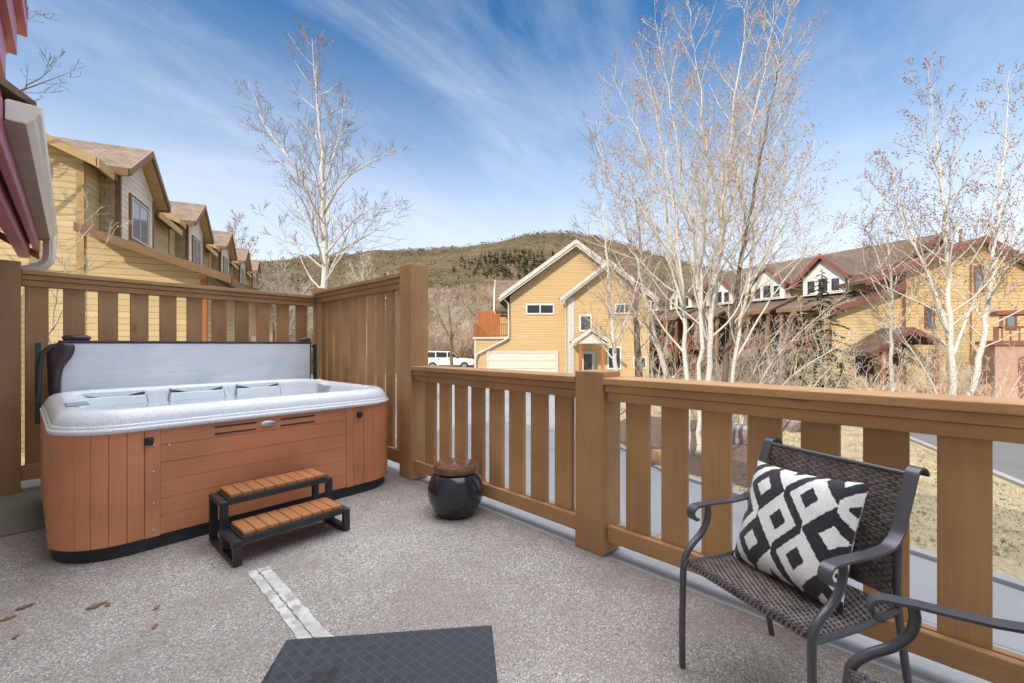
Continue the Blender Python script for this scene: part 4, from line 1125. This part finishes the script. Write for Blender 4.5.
RZ2 = RZ1
E2 = W(27.6, 29, 0)
r2 = thing('townhouse_row', 'long straw coloured row of houses with white gabled dormers behind the birch clump', 'house', (E2.x, E2.y, G), RZ2)
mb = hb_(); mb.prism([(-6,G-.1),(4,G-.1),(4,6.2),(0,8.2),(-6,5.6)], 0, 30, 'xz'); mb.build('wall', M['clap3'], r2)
mb = hb_(); mb.prism([(-6.6,5.42),(0,8.32),(4.6,6.1),(4.6,6.3),(0,8.54),(-6.6,5.62)], -.5, 30.5, 'xz'); mb.build('roof', M['roofd'], r2)
mb = hb_(); mb.prism([(-6.65,5.22),(0,8.18),(0,8.62),(-6.65,5.64)], -.58, -.503, 'xz'); mb.prism([(4.65,5.9),(0,8.18),(0,8.62),(4.65,6.34)], -.58, -.503, 'xz'); mb.box(-6.68,-6.605,-.5,30.5,5.28,5.58); mb.each('fascia', M['redtrim'], r2)
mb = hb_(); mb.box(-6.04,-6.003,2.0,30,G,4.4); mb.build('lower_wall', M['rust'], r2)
for i, y_ in enumerate((2.7, 6.6, 10.8, 15.0, 19.2)):
    mb = hb_(); mb.prism([(y_-1.3,4.6),(y_+1.3,4.6),(y_+1.3,5.75),(y_,6.95),(y_-1.3,5.75)], -6.8, -3, 'yz'); d_ = mb.build('dormer', M['white'], r2)
    mb = hb_(); roof_gable_x(mb, y_, 1.62, 5.52, 7.04, -7.15, -1.5, .12); mb.build('dormer_roof', M['roofdx'], d_)
    mb = hb_()
    for sg in (-1, 1): mb.prism([(y_+sg*1.68,5.36),(y_,6.94),(y_,7.26),(y_+sg*1.68,5.68)], -7.22, -7.153, 'yz')
    mb.each('dormer_trim', M['redtrim'], d_)
    window(d_, y_-1.05, y_-.45, 4.7, 5.6, -6.8, 'white', 'glass', 1, .06, 'y', -.05); window(d_, y_-.35, y_+.35, 4.7, 5.7, -6.8, 'white', 'glass', 1, .06, 'y', -.05); window(d_, y_+.45, y_+1.05, 4.7, 5.6, -6.8, 'white', 'glass', 1, .06, 'y', -.05)
    mb = hb_(); mb.prism([(-6.01,4.55),(-8.9,3.55),(-8.9,3.7),(-6.01,4.7)], y_-1.7, y_+1.7, 'xz'); pr_ = mb.build('porch_roof', M['roofd'], r2)
    mb = hb_(); mb.box(-8.98,-8.905,y_-1.7,y_+1.7,3.45,3.68); mb.build('porch_fascia', M['trim'], pr_)
    for s_ in (-1.55, 1.4):
        mb = hb_(); mb.box(-8.8,-8.62,y_+s_,y_+s_+.17,G,3.55); mb.build('porch_post', M['trim'], r2)
    mb = hb_(); mb.box(-8.8,-6.045,y_-1.4,y_+1.35,.95,1.12); mb.build('deck', M['redtrim'], r2)
    mb = hb_(); mb.box(-8.78,-8.70,y_-1.37,y_+1.37,1.95,2.05)
    for k in range(14): mb.box(-8.77,-8.72,y_-1.33+k*.2,y_-1.25+k*.2,1.125,1.95)
    mb.build('deck_railing', M['redtrim'], r2)
    mb = hb_(); mb.box(-6.10,-6.043,y_-.9,y_+.6,1.2,3.2); mb.build('patio_door', M['glass'], r2)
    mb = hb_(); mb.box(-6.11,-6.043,y_-1.2,y_+1.0,G,.6); mb.build('garage_door', M['redtrim'], r2)

E3 = W(23.6, 21.5, 0)
sh = thing('stucco_garage', 'pink stucco garage with red trim at the right edge behind the railing', 'garage', (E3.x, E3.y, G), R(-45-40))
mb = hb_(); mb.box(0, 6, 0, 5, G-.1, 1.3); mb.build('wall', M['stucco'], sh)
mb = hb_(); mb.box(-.1,6.1,-.12,5.1,1.303,1.5); mb.box(-.05,.12,-.08,.08,1.5,2.2); mb.box(-.05,6,-.06,.02,2.1,2.2)
for k in range(20): mb.box(.2+k*.28,.26+k*.28,-.04,0,1.5,2.1)
mb.build('roof_railing', M['redtrim'], sh)
mb = hb_(); mb.box(.75,1.9,-.06,-.003,G,.75); mb.build('door', M['redtrim'], sh)
mb = hb_(); mb.prism([(.0,2.75),(2.2,2.75),(2.2,2.95),(.0,2.95)], -.5, 1.5, 'xz'); mb.box(.1,.22,-.4,-.28,2.2,2.75); mb.build('awning', M['redtrim'], sh)

# low block wall of orange stone before the end house
m, nt, b = nm('orange_stone'); q = N(nt); f = q.noise(q.coord(), 4, 5); q.l(q.ramp(f, [(.3, (.24,.12,.06)), (.55, (.44,.25,.13)), (.75, (.55,.36,.22))]), b.inputs['Base Color']); b.inputs['Roughness'].default_value = .9; q.bump(f, .8, .05, b); M['ostone'] = m
m, nt, b = nm('purple_stone'); q = N(nt); f = q.noise(q.coord(), 5, 5); q.l(q.ramp(f, [(.3, (.13,.10,.10)), (.55, (.27,.22,.22)), (.75, (.42,.38,.36))]), b.inputs['Base Color']); b.inputs['Roughness'].default_value = .9; q.bump(f, .8, .05, b); M['pstone'] = m
def boulder(p, sx, sy, sz, mat, label, seed, group=None):
    rg = random.Random(seed); mb = MB(); nu, nv = 14, 9; vs = []; fs = []
    off = Vector((rg.uniform(-9,9), rg.uniform(-9,9), seed))
    for j in range(nv+1):
        th = math.pi*j/nv
        for i in range(nu):
            a = 2*math.pi*i/nu; v_ = Vector((math.sin(th)*math.cos(a), math.sin(th)*math.sin(a), math.cos(th)))
            r_ = 1+.33*mnoise.noise(v_*1.3+off)+.12*mnoise.noise(v_*3.1+off)
            q_ = v_*r_; q_ = Vector((max(-.85, min(.85, q_.x)), max(-.85, min(.85, q_.y)), max(-.55, min(.8, q_.z))))
            vs.append((q_.x*sx, q_.y*sy, q_.z*sz+sz*.4))
    for j in range(nv):
        for i in range(nu): fs.append((j*nu+i, (j+1)*nu+i, (j+1)*nu+(i+1)%nu, j*nu+(i+1)%nu))
    mb.add(vs, fs); o_ = mb.build('boulder', mat, smooth=50); o_.location = p; o_.rotation_euler = (0,0,rg.uniform(0,6))
    tag(o_, label, 'rock', group)
def gp_(px, d, z=G): return W((px-512)/F*d, d, z)
boulder(gp_(741,12.4), .33,.30,.42, M['pstone'], 'purple grey boulder on the mulch behind the chair pillow', 3)
boulder(gp_(657,10.0), .17,.2,.3, M['ostone'], 'small orange stone at the driveway edge left of the birch base', 4)
boulder(gp_(790,14.2), .42,.36,.34, M['pstone'], 'pale grey boulder in the grass right of the purple boulder', 5)
boulder(gp_(840,20.3), .6,.5,.6, M['pstone'], 'grey boulder beside the spruce foot', 6)
for i in range(9):
    boulder(gp_(868+i*15.5, 22.4+.2*(i%2)), .52,.4,.45+.1*(i%3), M['ostone'], 'orange stone in the low rock wall before the end house', 20+i, 'stones of the low rock wall')

# ------------------------------------------------------------------ vehicle
car = thing('parked_suv', 'white four door vehicle parked beyond the driveway left of the tan house', 'car', tuple(W(-5.9, 41, 0).to_2d())+(G+.42,), R(-45)+R(6))
M['carw'] = plain('car_white', (.78,.79,.80), .22, var=.03, coat=.6); M['tyre'] = plain('tyre', (.02,.02,.02), .8)
bp = [(-2.35,.42),(2.3,.42),(2.36,.75),(2.25,1.02),(1.15,1.12),(-2.25,1.14),(-2.36,.8)]
mb = MB(); mb.prism(bp, -.88, .88, 'xz'); mb.build('body', M['carw'], car, bevel=.06)
mb = MB(); cb2 = [(-2.2,1.14),(.95,1.12),(.30,1.74),(-1.95,1.80)]; mb.prism(cb2, -.76, .76, 'xz'); cab = mb.build('cabin', M['carw'], car, bevel=.05)
for sg in (-1, 1):
    for x0, x1, x2, x3 in ((-1.95,-1.2,-1.2,-1.78), (-1.1,-.15,-.15,-1.1), (-.05,.85,.36,-.05)):
        mb = MB(); mb.prism([(x0,1.2),(x1,1.2),(x2,1.66),(x3,1.68)], sg*.762, sg*.775, 'xz'); mb.build('side_window', M['glass'], cab)
mb = MB(); mb.box(-2.38, 2.38, -.90, .90, .34, .50); mb.build('sill', M['blackplas'], car, bevel=.03)
for sg in (-1, 1):
    mb = MB(); mb.box(.72, .92, sg*.9-.06, sg*.9+.06, 1.14, 1.28); mb.build('mirror', M['blackplas'], car, bevel=.02)
    mb = MB(); mb.box(-2.38, -2.30, sg*.72-.1, sg*.72+.1, .85, 1.1); mb.build('tail_light', M['redtrim'], car, bevel=.01)
    for x_ in (-1.0, -.02):
        mb = MB(); mb.box(x_, x_+.2, sg*.885-.01, sg*.885+.012, .98, 1.02); mb.build('door_handle', M['blackplas'], car)
    mb = MB(); mb.box(-1.8, .2, sg*.6-.03, sg*.6+.03, 1.80, 1.84); mb.build('roof_rack', M['blackplas'], car)
for x_ in (-1.42, 1.45):
    for sg in (-1, 1):
        mb = MB(); mb.M = Matrix.Translation((x_, sg*.80, .40)) @ Matrix.Rotation(R(90), 4, 'X')
        mb.lathe([(.0,-.11),(.36,-.11),(.39,-.07),(.39,.07),(.36,.11),(0,.11)], 20); w_ = mb.build('wheel', M['tyre'], car, smooth=40)
        mb = MB(); mb.M = Matrix.Translation((x_, sg*.92, .40)) @ Matrix.Rotation(R(90), 4, 'X'); mb.lathe([(0,-.01),(.22,-.01),(.22,.01),(0,.012)], 14); mb.build('rim', M['silver'], w_)
for sg in (-1, 1):
    mb = MB(); mb.box(2.30,2.375,sg*.7-.14,sg*.7+.14,.8,.98); mb.build('headlight', M['frame'], car, bevel=.02)

# ------------------------------------------------------------------ trees
def tubes_tree(name, label, base, stems, seed, group=None, bark='birch', branch='paleb', twig='twig', L1=1.6, dens=3.2, budn=2, ang=(34,58), cat='tree', lift=.32, r2=.005, start=.22, l1len=.30, bud_r=.009, twigs=1.0):
    """stems: list of (list of world points, base radius)"""
    rg = random.Random(seed)
    t = thing(name, label, cat, base, 0, group); o = Vector(base)
    mt, mbr, mtw, mbd = MB(o), MB(o), MB(o), MB(o)
    def wander(p, d_, ln, n_, up, wob):
        pts = [p.copy()]; d_ = d_.copy()
        for i in range(n_):
            d_ = (d_+Vector((rg.gauss(0,1), rg.gauss(0,1), rg.gauss(0,.7)))*wob+Vector((0,0,up))).normalized()
            p = p+d_*ln/n_; pts.append(p.copy())
        return pts
    def side_dir(t_, a, elev):
        b_ = t_.orthogonal().normalized(); c = t_.cross(b_)
        o_ = b_*math.cos(a)+c*math.sin(a)
        return (t_*math.cos(elev)+o_*math.sin(elev)).normalized()
    def bud(p, d_):
        s_ = d_.orthogonal().normalized(); w = d_.cross(s_); r_ = bud_r*rg.uniform(.7, 1.3); l_ = r_*rg.uniform(2.5, 4.5)
        mbd.add([p, p+d_*l_*.5+s_*r_, p+d_*l_*.5+w*r_, p+d_*l_*.5-s_*r_, p+d_*l_*.5-w*r_, p+d_*l_], [(0,1,2),(0,2,3),(0,3,4),(0,4,1),(5,2,1),(5,3,2),(5,4,3),(5,1,4)])
    for cp, r0 in stems:
        pts = catmull(cp, 6); m_ = len(pts)
        ln = sum((pts[i+1]-pts[i]).length for i in range(m_-1))
        for i in range(1, m_-1): pts[i] = pts[i]+Vector((rg.gauss(0,1), rg.gauss(0,1), 0))*ln*.0022
        rad = [max(.0035, r0*(1-.985*(i/(m_-1))**.95)) for i in range(m_)]
        rad[0] *= 1.35
        mt.tube(pts, rad, 9)
        nb = max(3, int(ln*dens)); aa = rg.uniform(0, 6)
        for k in range(nb):
            f = start+(1-start)*(k+rg.random())/nb
            i = min(m_-2, int(f*(m_-1))); fr = f*(m_-1)-i
            p = pts[i].lerp(pts[i+1], fr); tg = (pts[i+1]-pts[i]).normalized(); aa += 2.4+rg.gauss(0,.5)
            l1 = ln*l1len*(1.05-f)**.75*rg.uniform(.55, 1.15)+.25
            r1 = min(rad[i]*.55, .006+l1*.0095)
            d1 = side_dir(tg, aa, R(rg.uniform(*ang)))
            n1 = max(5, int(l1*4)); b1 = wander(p, d1, l1, n1, lift/n1*1.6, .10)
            mbr.tube(b1, [max(.0045, r1*(1-.85*j/n1)) for j in range(n1+1)], 5, False)
            n2 = int((3+l1*6.2)*twigs)
            for _ in range(n2):
                f2 = rg.uniform(.18, 1); j = min(n1-1, int(f2*n1)); pp_ = b1[j].lerp(b1[j+1], f2*n1-j); t2 = (b1[j+1]-b1[j]).normalized()
                l2 = l1*(.42*(1.1-f2)+.10)*rg.uniform(.6, 1.2)+.08
                d2 = side_dir(t2, rg.uniform(0, 6.28), R(rg.uniform(28, 58)))
                b2 = wander(pp_, d2, l2, 4, lift/4, .14)
                mtw.tube(b2, [r2, r2*.9, r2*.75, r2*.62, r2*.5], 3, False)
                for _q in range(rg.randint(1, 3)):
                    j2 = rg.randint(1, 3); d3 = side_dir((b2[j2+1]-b2[j2]).normalized(), rg.uniform(0, 6.28), R(rg.uniform(25, 55)))
                    l3 = l2*rg.uniform(.25, .5); b3 = wander(b2[j2], d3, l3, 2, .1, .12)
                    mtw.tube(b3, [r2*.7, r2*.55, r2*.45], 3, False)
                    if budn: bud(b3[-1], (b3[-1]-b3[-2]).normalized())
                if budn:
                    bud(b2[-1], (b2[-1]-b2[-2]).normalized())
                    for _q in range(budn-1): bud(b2[rg.randint(1,3)], side_dir((b2[2]-b2[1]).normalized(), rg.uniform(0,6), R(40)))
    mt.build('trunk', M[bark], t, smooth=180)
    nb_, nt_ = len(mbr.f), len(mtw.f)
    for x in (mtw, mbd):
        k = len(mbr.v); mbr.v += x.v; mbr.f += [tuple(i+k for i in f) for f in x.f]
    cr = mbr.build('crown', M[branch], t, smooth=180)
    cr.data.materials.append(M[twig]); cr.data.materials.append(M['bud'])
    cr.data.polygons.foreach_set('material_index', [0]*nb_+[1]*nt_+[2]*(len(mbr.f)-nb_-nt_))
    return t
def stem(d, r, *pts, spread=0):
    return ([P(px, y, d+spread*i) for i, (px, y) in enumerate(pts)], r)
def tree(name, label, d, stems, seed, **k):
    px, y = stems[0][0][0]
    base = P(px, y, d); base.z = G
    if 'z0' in k: base.z = k.pop('z0')
    S_ = []
    for pts, r, sp in stems:
        c = [P(a, b_, d+sp*i) for i, (a, b_) in enumerate(pts)]
        S_.append((c, r))
    S_[0][0][0].z = base.z-.05
    return tubes_tree(name, label, base, S_, seed, **k)
gB = 'birches of the central clump'
tree('birch_tree', 'leftmost birch of the central clump, its white trunk bending left', 11.0, [([(688,452),(687,390),(683,300),(668,225),(640,140),(612,75)], .08, .12), ([(684,310),(664,250),(630,190),(598,150)], .04, -.1), ([(684,300),(672,200),(655,110),(640,50)], .04, .12)], 1, group=gB, dens=2.6, start=.27, ang=(24,48), l1len=.33, twigs=.78, bud_r=.011, r2=.0048, twig='twigp')
tree('birch_tree', 'slim white birch second from left in the central clump', 10.9, [([(698,452),(699,380),(702,280),(706,190),(700,90),(688,0)], .066, .0)], 2, group=gB, dens=2.6, start=.27, ang=(24,48), l1len=.33, twigs=.78, bud_r=.011, r2=.0048, twig='twigp')
tree('birch_tree', 'tallest birch in the middle of the central clump', 11.1, [([(707,452),(708,380),(713,290),(724,200),(735,100),(748,-30)], .094, -.08), ([(711,330),(722,250),(742,160),(765,70),(775,-10)], .05, -.1), ([(709,360),(698,270),(682,180),(668,90),(655,20)], .05, .1)], 3, group=gB, dens=2.6, start=.27, ang=(24,48), l1len=.33, twigs=.78, bud_r=.011, r2=.0048, twig='twigp')
tree('birch_tree', 'dark barked birch in the central clump leaning right', 11.4, [([(722,448),(725,380),(735,300),(746,230),(764,140),(780,60),(790,0)], .09, .06)], 4, group=gB, bark='darkb', dens=2.6, start=.27, ang=(24,48), l1len=.33, twigs=.78, bud_r=.011, r2=.0048, twig='twigp')
tree('birch_tree', 'bright white birch at the right side of the central clump', 11.2, [([(727,450),(732,380),(747,290),(757,230),(770,160),(786,85)], .060, .0), ([(736,360),(770,300),(805,255),(838,225)], .03, -.08), ([(745,295),(775,240),(800,190),(815,140)], .035, .1)], 5, group=gB, dens=2.6, start=.27, ang=(24,48), l1len=.33, twigs=.78, bud_r=.011, r2=.0048, twig='twigp')
tree('birch_tree', 'short forked birch left of the central clump', 12.2, [([(671,432),(667,380),(645,300),(634,250),(606,170),(596,120)], .065, .0), ([(667,380),(650,330),(625,300),(600,262)], .03, -.1)], 6, dens=2.4)
tree('birch_tree', 'small white birch in front of the tan house entrance', 18, [([(619,400),(616,368),(612,325),(608,270),(604,215),(600,165)], .12, .0), ([(614,345),(632,305),(640,262),(650,210)], .05, .1)], 7, dens=2.8, r2=.008, bud_r=.011)
tree('bare_tree', 'dark trunked bare tree beside the tan house', 19.5, [([(640,402),(638,350),(636,300),(640,240),(632,180)], .2, .0)], 8, bark='darkb', branch='darkb', dens=2.0, r2=.008, budn=0)
tree('birch_tree', 'forked birch standing before the end house, left of the right pair', 15, [([(953,432),(953,393),(949,303),(946,225),(936,140),(928,65)], .13, .0), ([(950,340),(938,300),(920,258),(902,215),(888,150)], .075, .08), ([(951,360),(975,300),(1000,255),(1030,205)], .06, .1)], 9, dens=3.0, r2=.006, bud_r=.022, start=.3, twigs=.55, twig='twigd')
tree('birch_tree', 'rightmost birch leaning right before the end house', 15.3, [([(963,432),(972,395),(986,317),(995,248),(1004,150),(1010,70)], .13, .05), ([(955,432),(930,380),(905,340),(880,300)], .05, .1)], 10, dens=3.0, r2=.006, bud_r=.022, start=.3, twigs=.55, twig='twigd')
tree('birch_tree', 'thin white birch before the entry porch of the end house', 19, [([(892,402),(891,335),(891,276),(884,210),(878,160)], .085, .0), ([(891,300),(875,250),(858,215)], .04, .1)], 11, dens=3.0, r2=.0075, bud_r=.017, twigs=.75, twig='twigd')
tree('aspen_tree', 'lone bare aspen rising behind the corner of the back fence', 15, [([(325,385),(325,290),(323,200),(318,110),(312,38)], .15, .0), ([(324,240),(300,175),(268,130),(248,82)], .055, .08), ([(324,212),(345,180),(375,160),(402,150)], .05, -.1), ([(323,190),(338,140),(345,95)], .04, .1), ([(325,270),(290,240),(258,210)], .04, -.15), ([(325,255),(360,215),(398,200)], .04, .12), ([(320,290),(345,240),(358,200)], .045, .2)], 12, dens=2.4, budn=1, r2=.0065, twig='twigd', start=.22, l1len=.30, ang=(35,62), bud_r=.010)
tree('bare_tree', 'distant bare tree showing above the end of the left row', 46, [([(232,352),(232,290),(234,250),(236,215)], .3, .0), ([(232,310),(220,260),(212,232)], .15, .0), ([(232,300),(246,262),(258,240)], .15, .1)], 13, dens=1.6, r2=.02, budn=0, z0=G+.6)
tree('bare_tree', 'low bare tree in front of the hill, left of the lone aspen', 24, [([(285,372),(286,320),(280,285),(275,255)], .12, .0), ([(285,340),(300,300),(312,280)], .07, .1), ([(285,340),(262,305),(245,285)], .07, -.1)], 14, dens=2.6, r2=.011, budn=0, branch='paleb', twig='twigw')
tree('bare_tree', 'low bare tree in front of the hill, right of the lone aspen', 26, [([(368,372),(366,320),(362,285),(366,258)], .12, .0), ([(366,330),(385,300),(392,275)], .07, .1), ([(366,335),(345,305),(335,285)], .07, -.1)], 15, dens=2.6, r2=.012, budn=0, twig='twigw')
tree('bare_tree', 'twiggy bare tree by the white parked vehicle', 36, [([(452,362),(451,335),(449,310),(446,290)], .14, .0), ([(451,340),(462,315),(470,300)], .08, .1), ([(451,340),(440,318),(434,300)], .08, .1)], 16, dens=3.6, r2=.016, budn=0, bark='darkb', branch='twigd', twig='twigw', z0=G+.3)
tree('ornamental_tree', 'pale twiggy ornamental tree in front of the nearest townhouse wall', 8.6, [([(46,440),(48,370),(54,310),(70,255),(88,205)], .03, .0), ([(52,330),(80,280),(105,245),(118,225)], .016, .05), ([(50,350),(30,300),(22,270)], .016, .05), ([(48,380),(75,340),(92,300)], .014, .0)], 17, bark='twigw', branch='twigw', twig='twigw', dens=2.4, budn=0, r2=.004, l1len=.22, twigs=.5)
tree('bare_tree', 'dark bare tree reaching over the near gutter at the upper left', 10.5, [([(-40,400),(-36,250),(-30,150),(-18,80)], .10, .0), ([(-33,180),(0,110),(24,88),(48,72),(57,55)], .028, .02), ([(22,90),(50,80),(85,66)], .018, .02), ([(-25,110),(10,40),(25,15),(42,10)], .02, .0)], 18, bark='darkb', branch='darkb', twig='darkb', dens=2.2, budn=0, r2=.005, l1len=.2, twigs=.6)
# leaning saplings and thickets under the clump
rg = random.Random(31)
def sapling(label, seed, d, pts, r, group=None):
    tree('bare_shrub', label, d, [(p_, r, .05) for p_ in pts], seed, group=group, bark='twigw', branch='twigw', twig='twigw', dens=2.6, budn=0, r2=.006, start=.2, l1len=.25, cat='shrub', twigs=.7)
sapling('pale shrub of long stems leaning right under the birch clump', 41, 12.5, [[(735,428),(765,372),(805,328),(848,292)], [(742,432),(790,378),(835,348),(872,325)], [(738,430),(750,380),(772,340),(800,305)]], .035)
sapling('low tangled bare shrub before the spruce', 42, 15.5, [[(800,420),(812,390),(830,368),(850,350)], [(798,420),(790,385),(775,360)], [(800,420),(800,390),(806,362)], [(800,420),(822,398),(848,385)]], .03)
sapling('bare shrub below the red decks of the right row', 43, 18, [[(762,405),(770,375),(785,345)], [(760,405),(752,370),(748,340)], [(762,405),(762,372),(766,335)], [(765,405),(785,382),(808,365)]], .03)
sapling('bare shrub beside the dark trunk by the tan house', 44, 20, [[(655,392),(650,360),(640,335)], [(656,392),(662,355),(672,325)], [(656,392),(678,372),(694,350)]], .035)
sapling('bare shrub before the entry porch of the end house', 45, 18, [[(868,408),(860,385),(845,365)], [(870,408),(880,385),(896,372)], [(868,408),(866,380),(870,360)]], .028)
sapling('bare shrub at the right end of the rock wall', 46, 17, [[(1000,415),(985,390),(965,375)], [(1002,415),(1015,385),(1035,360)], [(1000,415),(1000,385),(996,360)]], .03)
sapling('bare shrub at the foot of the rock wall', 47, 18, [[(915,412),(905,390),(890,380)], [(917,412),(930,390),(946,378)], [(916,412),(916,388),(922,370)]], .028)

for i, (px, d, h) in enumerate(((700,14.5,52),(752,14.0,60),(778,16.5,66),(806,13.6,58),(858,15.5,60),(905,16.8,55),(935,14.0,48),(986,15.2,50),(682,16.5,60),(730,18.5,64),(660,17.5,50),(716,16.8,58),(765,19.5,66),(826,17.0,52),(880,14.6,46),(958,18.0,58),(1010,13.6,44))):
    yb = HZ+(CAMH-G)/d*F; r2_ = random.Random(70+i); ps_ = []
    for k in range(5):
        dx = r2_.uniform(-42, 42); ps_.append([(px+r2_.uniform(-3,3), yb), (px+dx*.3, yb-h*.45), (px+dx*.75, yb-h*.85-r2_.uniform(0,10)), (px+dx*1.15, yb-h*1.25-r2_.uniform(0,25))])
    sapling('pale leafless shrub in the tangled thicket behind the railing', 90+i, d, ps_, .018, 'pale bare shrubs of the thicket')

# spruce
def spruce(label, px, d, ytop, seed, dens=1.0):
    rg = random.Random(seed); base = P(px, 345, d); base.z = G; top = P(px-4, ytop, d).z; H_ = top-G
    t = thing('spruce_tree', label, 'tree', base)
    mb = MB(); mb.tube([(0,0,-.05),(0,0,H_*.5),(0,0,H_)], [.12,.07,.012], 8); mb.build('trunk', M['darkb'], t, smooth=180)
    mb = MB(); wb = MB()
    for k in range(int(64*dens)):
        f = (k+rg.random())/(64*dens); z_ = H_*(.06+.93*f); L = (1-f)**.8*H_*.30*rg.uniform(.6,1.1)+.08; a = k*2.4+rg.gauss(0,.3)
        o_ = Vector((math.cos(a), math.sin(a), 0)); s_ = Vector((-o_.y, o_.x, 0)); n_ = 8
        pr_ = [Vector((0,0,z_))+o_*L*i/n_+Vector((0,0,(.12*i/n_-.40*(i/n_)**2)*L)) for i in range(n_+1)]
        wb.tube(pr_, [.014*(1-.8*i/n_) for i in range(n_+1)], 3, False)
        for i in range(1, n_+1):
            for _ in range(13):
                sd = rg.choice((-1,1)); ln = L*.22*rg.uniform(.5,1.1); p_ = pr_[i-1].lerp(pr_[i], rg.random()); dr_ = (s_*sd*.8+o_*.7+Vector((0,0,rg.uniform(-.5,.35)))).normalized()
                w_ = Vector((0,0,1)).cross(dr_).normalized()*.03+Vector((rg.gauss(0,.01),0,rg.gauss(0,.015)))
                mb.add([p_-w_*.6, p_+dr_*ln*.5-w_, p_+dr_*ln, p_+dr_*ln*.5+w_], [(0,1,2,3)])
    wb.build('branches', M['darkb'], t); mb.build('needles', M['needle'], t)
spruce('thin olive green spruce before the right row dormers', 822, 20.5, 268, 3)
spruce('low young spruce before the end house porch', 842, 17.5, 350, 4, .6)

# a utility pole on the hill
p = hp(421, 260); up_ = MB(); up_.tube([(0,0,-1),(0,0,9)], [.16,.12], 8); up_.beam((-1.2,0,8.3),(1.2,0,8.3),.12,.14)
o_ = up_.build('utility_pole', M['darkb']); o_.location = p; tag(o_, 'dark utility pole standing on the hill crest', 'pole')

# ------------------------------------------------------------------ sky, sun, camera
SUN_EL = 34.0
sun_rd = Vector((-.62, -.785))                       # where the sun stands, right/depth
sd = W(sun_rd.x, sun_rd.y, 0); az = math.atan2(sd.x, sd.y)   # clockwise from +Y
w = bpy.data.worlds.new('World'); scn.world = w; w.use_nodes = True
nt = w.node_tree; q = N(nt); bg = nt.nodes['Background']
sky = q.n('ShaderNodeTexSky', sky_type='NISHITA'); sky.sun_disc = False; sky.sun_elevation = R(SUN_EL); sky.sun_rotation = az
sky.air_density = 1.0; sky.dust_density = .25; sky.ozone_density = 2.6
tc = q.n('ShaderNodeTexCoord'); sp = q.n('ShaderNodeSeparateXYZ'); q.l(tc.outputs['Generated'], sp.inputs[0])
zc = q.math('MAXIMUM', sp.outputs[2], .04)
zz = q.math('ADD', zc, .30)
cb = q.n('ShaderNodeCombineXYZ'); q.l(q.math('DIVIDE', sp.outputs[0], zz), cb.inputs[0]); q.l(q.math('DIVIDE', sp.outputs[1], zz), cb.inputs[1])
mp = q.n('ShaderNodeMapping'); mp.inputs['Rotation'].default_value = (0, 0, R(-25)); mp.inputs['Scale'].default_value = (.65, 1.5, 1); mp.inputs['Location'].default_value = (1.3, .4, 0); q.l(cb.outputs[0], mp.inputs['Vector'])
c1 = q.noise(mp.outputs[0], 1.1, 9, .62, .9); c2 = q.noise(mp.outputs[0], 4.2, 7, .65, .5)
cl = q.math('ADD', q.math('MULTIPLY', c1, .75), q.math('MULTIPLY', c2, .25))
wisp = q.ramp(cl, [(.45, (0,)*3), (.56, (.17,)*3), (.68, (.42,)*3), (.82, (.62,)*3)])
haze = q.ramp(sp.outputs[2], [(0.0, (.95,)*3), (.15, (.86,)*3), (.27, (.62,)*3), (.40, (.25,)*3), (.58, (.0,)*3)])
over = q.ramp(sp.outputs[2], [(.66, (0,)*3), (.88, (1,)*3)])   # bright cloud veil added overhead, out of view, to fill the shaded deck
mask = q.math('SUBTRACT', 1.0, q.math('MULTIPLY', q.math('SUBTRACT', 1.0, wisp), q.math('SUBTRACT', 1.0, haze)))
hs = q.n('ShaderNodeHueSaturation'); hs.inputs['Saturation'].default_value = 1.28; hs.inputs['Value'].default_value = 1.32; hs.inputs['Hue'].default_value = .497; q.l(sky.outputs[0], hs.inputs['Color'])
c = q.mix(mask, hs.outputs[0], (7.2, 7.7, 8.6))
c = q.mix(over, c, (30, 30, 30.5))
q.l(c, bg.inputs['Color']); bg.inputs['Strength'].default_value = .135

sl = bpy.data.lights.new('sun', 'SUN'); sl.energy = 4.4; sl.angle = R(.5); sl.color = (1, .89, .72)
so_ = bpy.data.objects.new('sun', sl); col.objects.link(so_)
v = Vector((sd.x, sd.y, 0)).normalized()*math.cos(R(SUN_EL))+Vector((0,0,math.sin(R(SUN_EL))))
so_.rotation_euler = v.to_track_quat('Z', 'Y').to_euler(); so_.location = v*40

cam = bpy.data.cameras.new('camera'); cam.sensor_width = 36; cam.lens = F/1024*36; cam.shift_y = 3.5/1024; cam.clip_end = 4000; cam.clip_start = .02
co_ = bpy.data.objects.new('camera', cam); col.objects.link(co_); co_.location = (0, 0, CAMH); co_.rotation_euler = (R(90), 0, R(-45)); scn.camera = co_
scn.render.engine = 'CYCLES'; scn.view_settings.view_transform = 'Standard'; scn.view_settings.look = 'None'; scn.view_settings.exposure = 0
scn.render.resolution_x = 1024; scn.render.resolution_y = 683
scn.cycles.max_bounces = 8; scn.cycles.diffuse_bounces = 4; scn.cycles.use_denoising = True
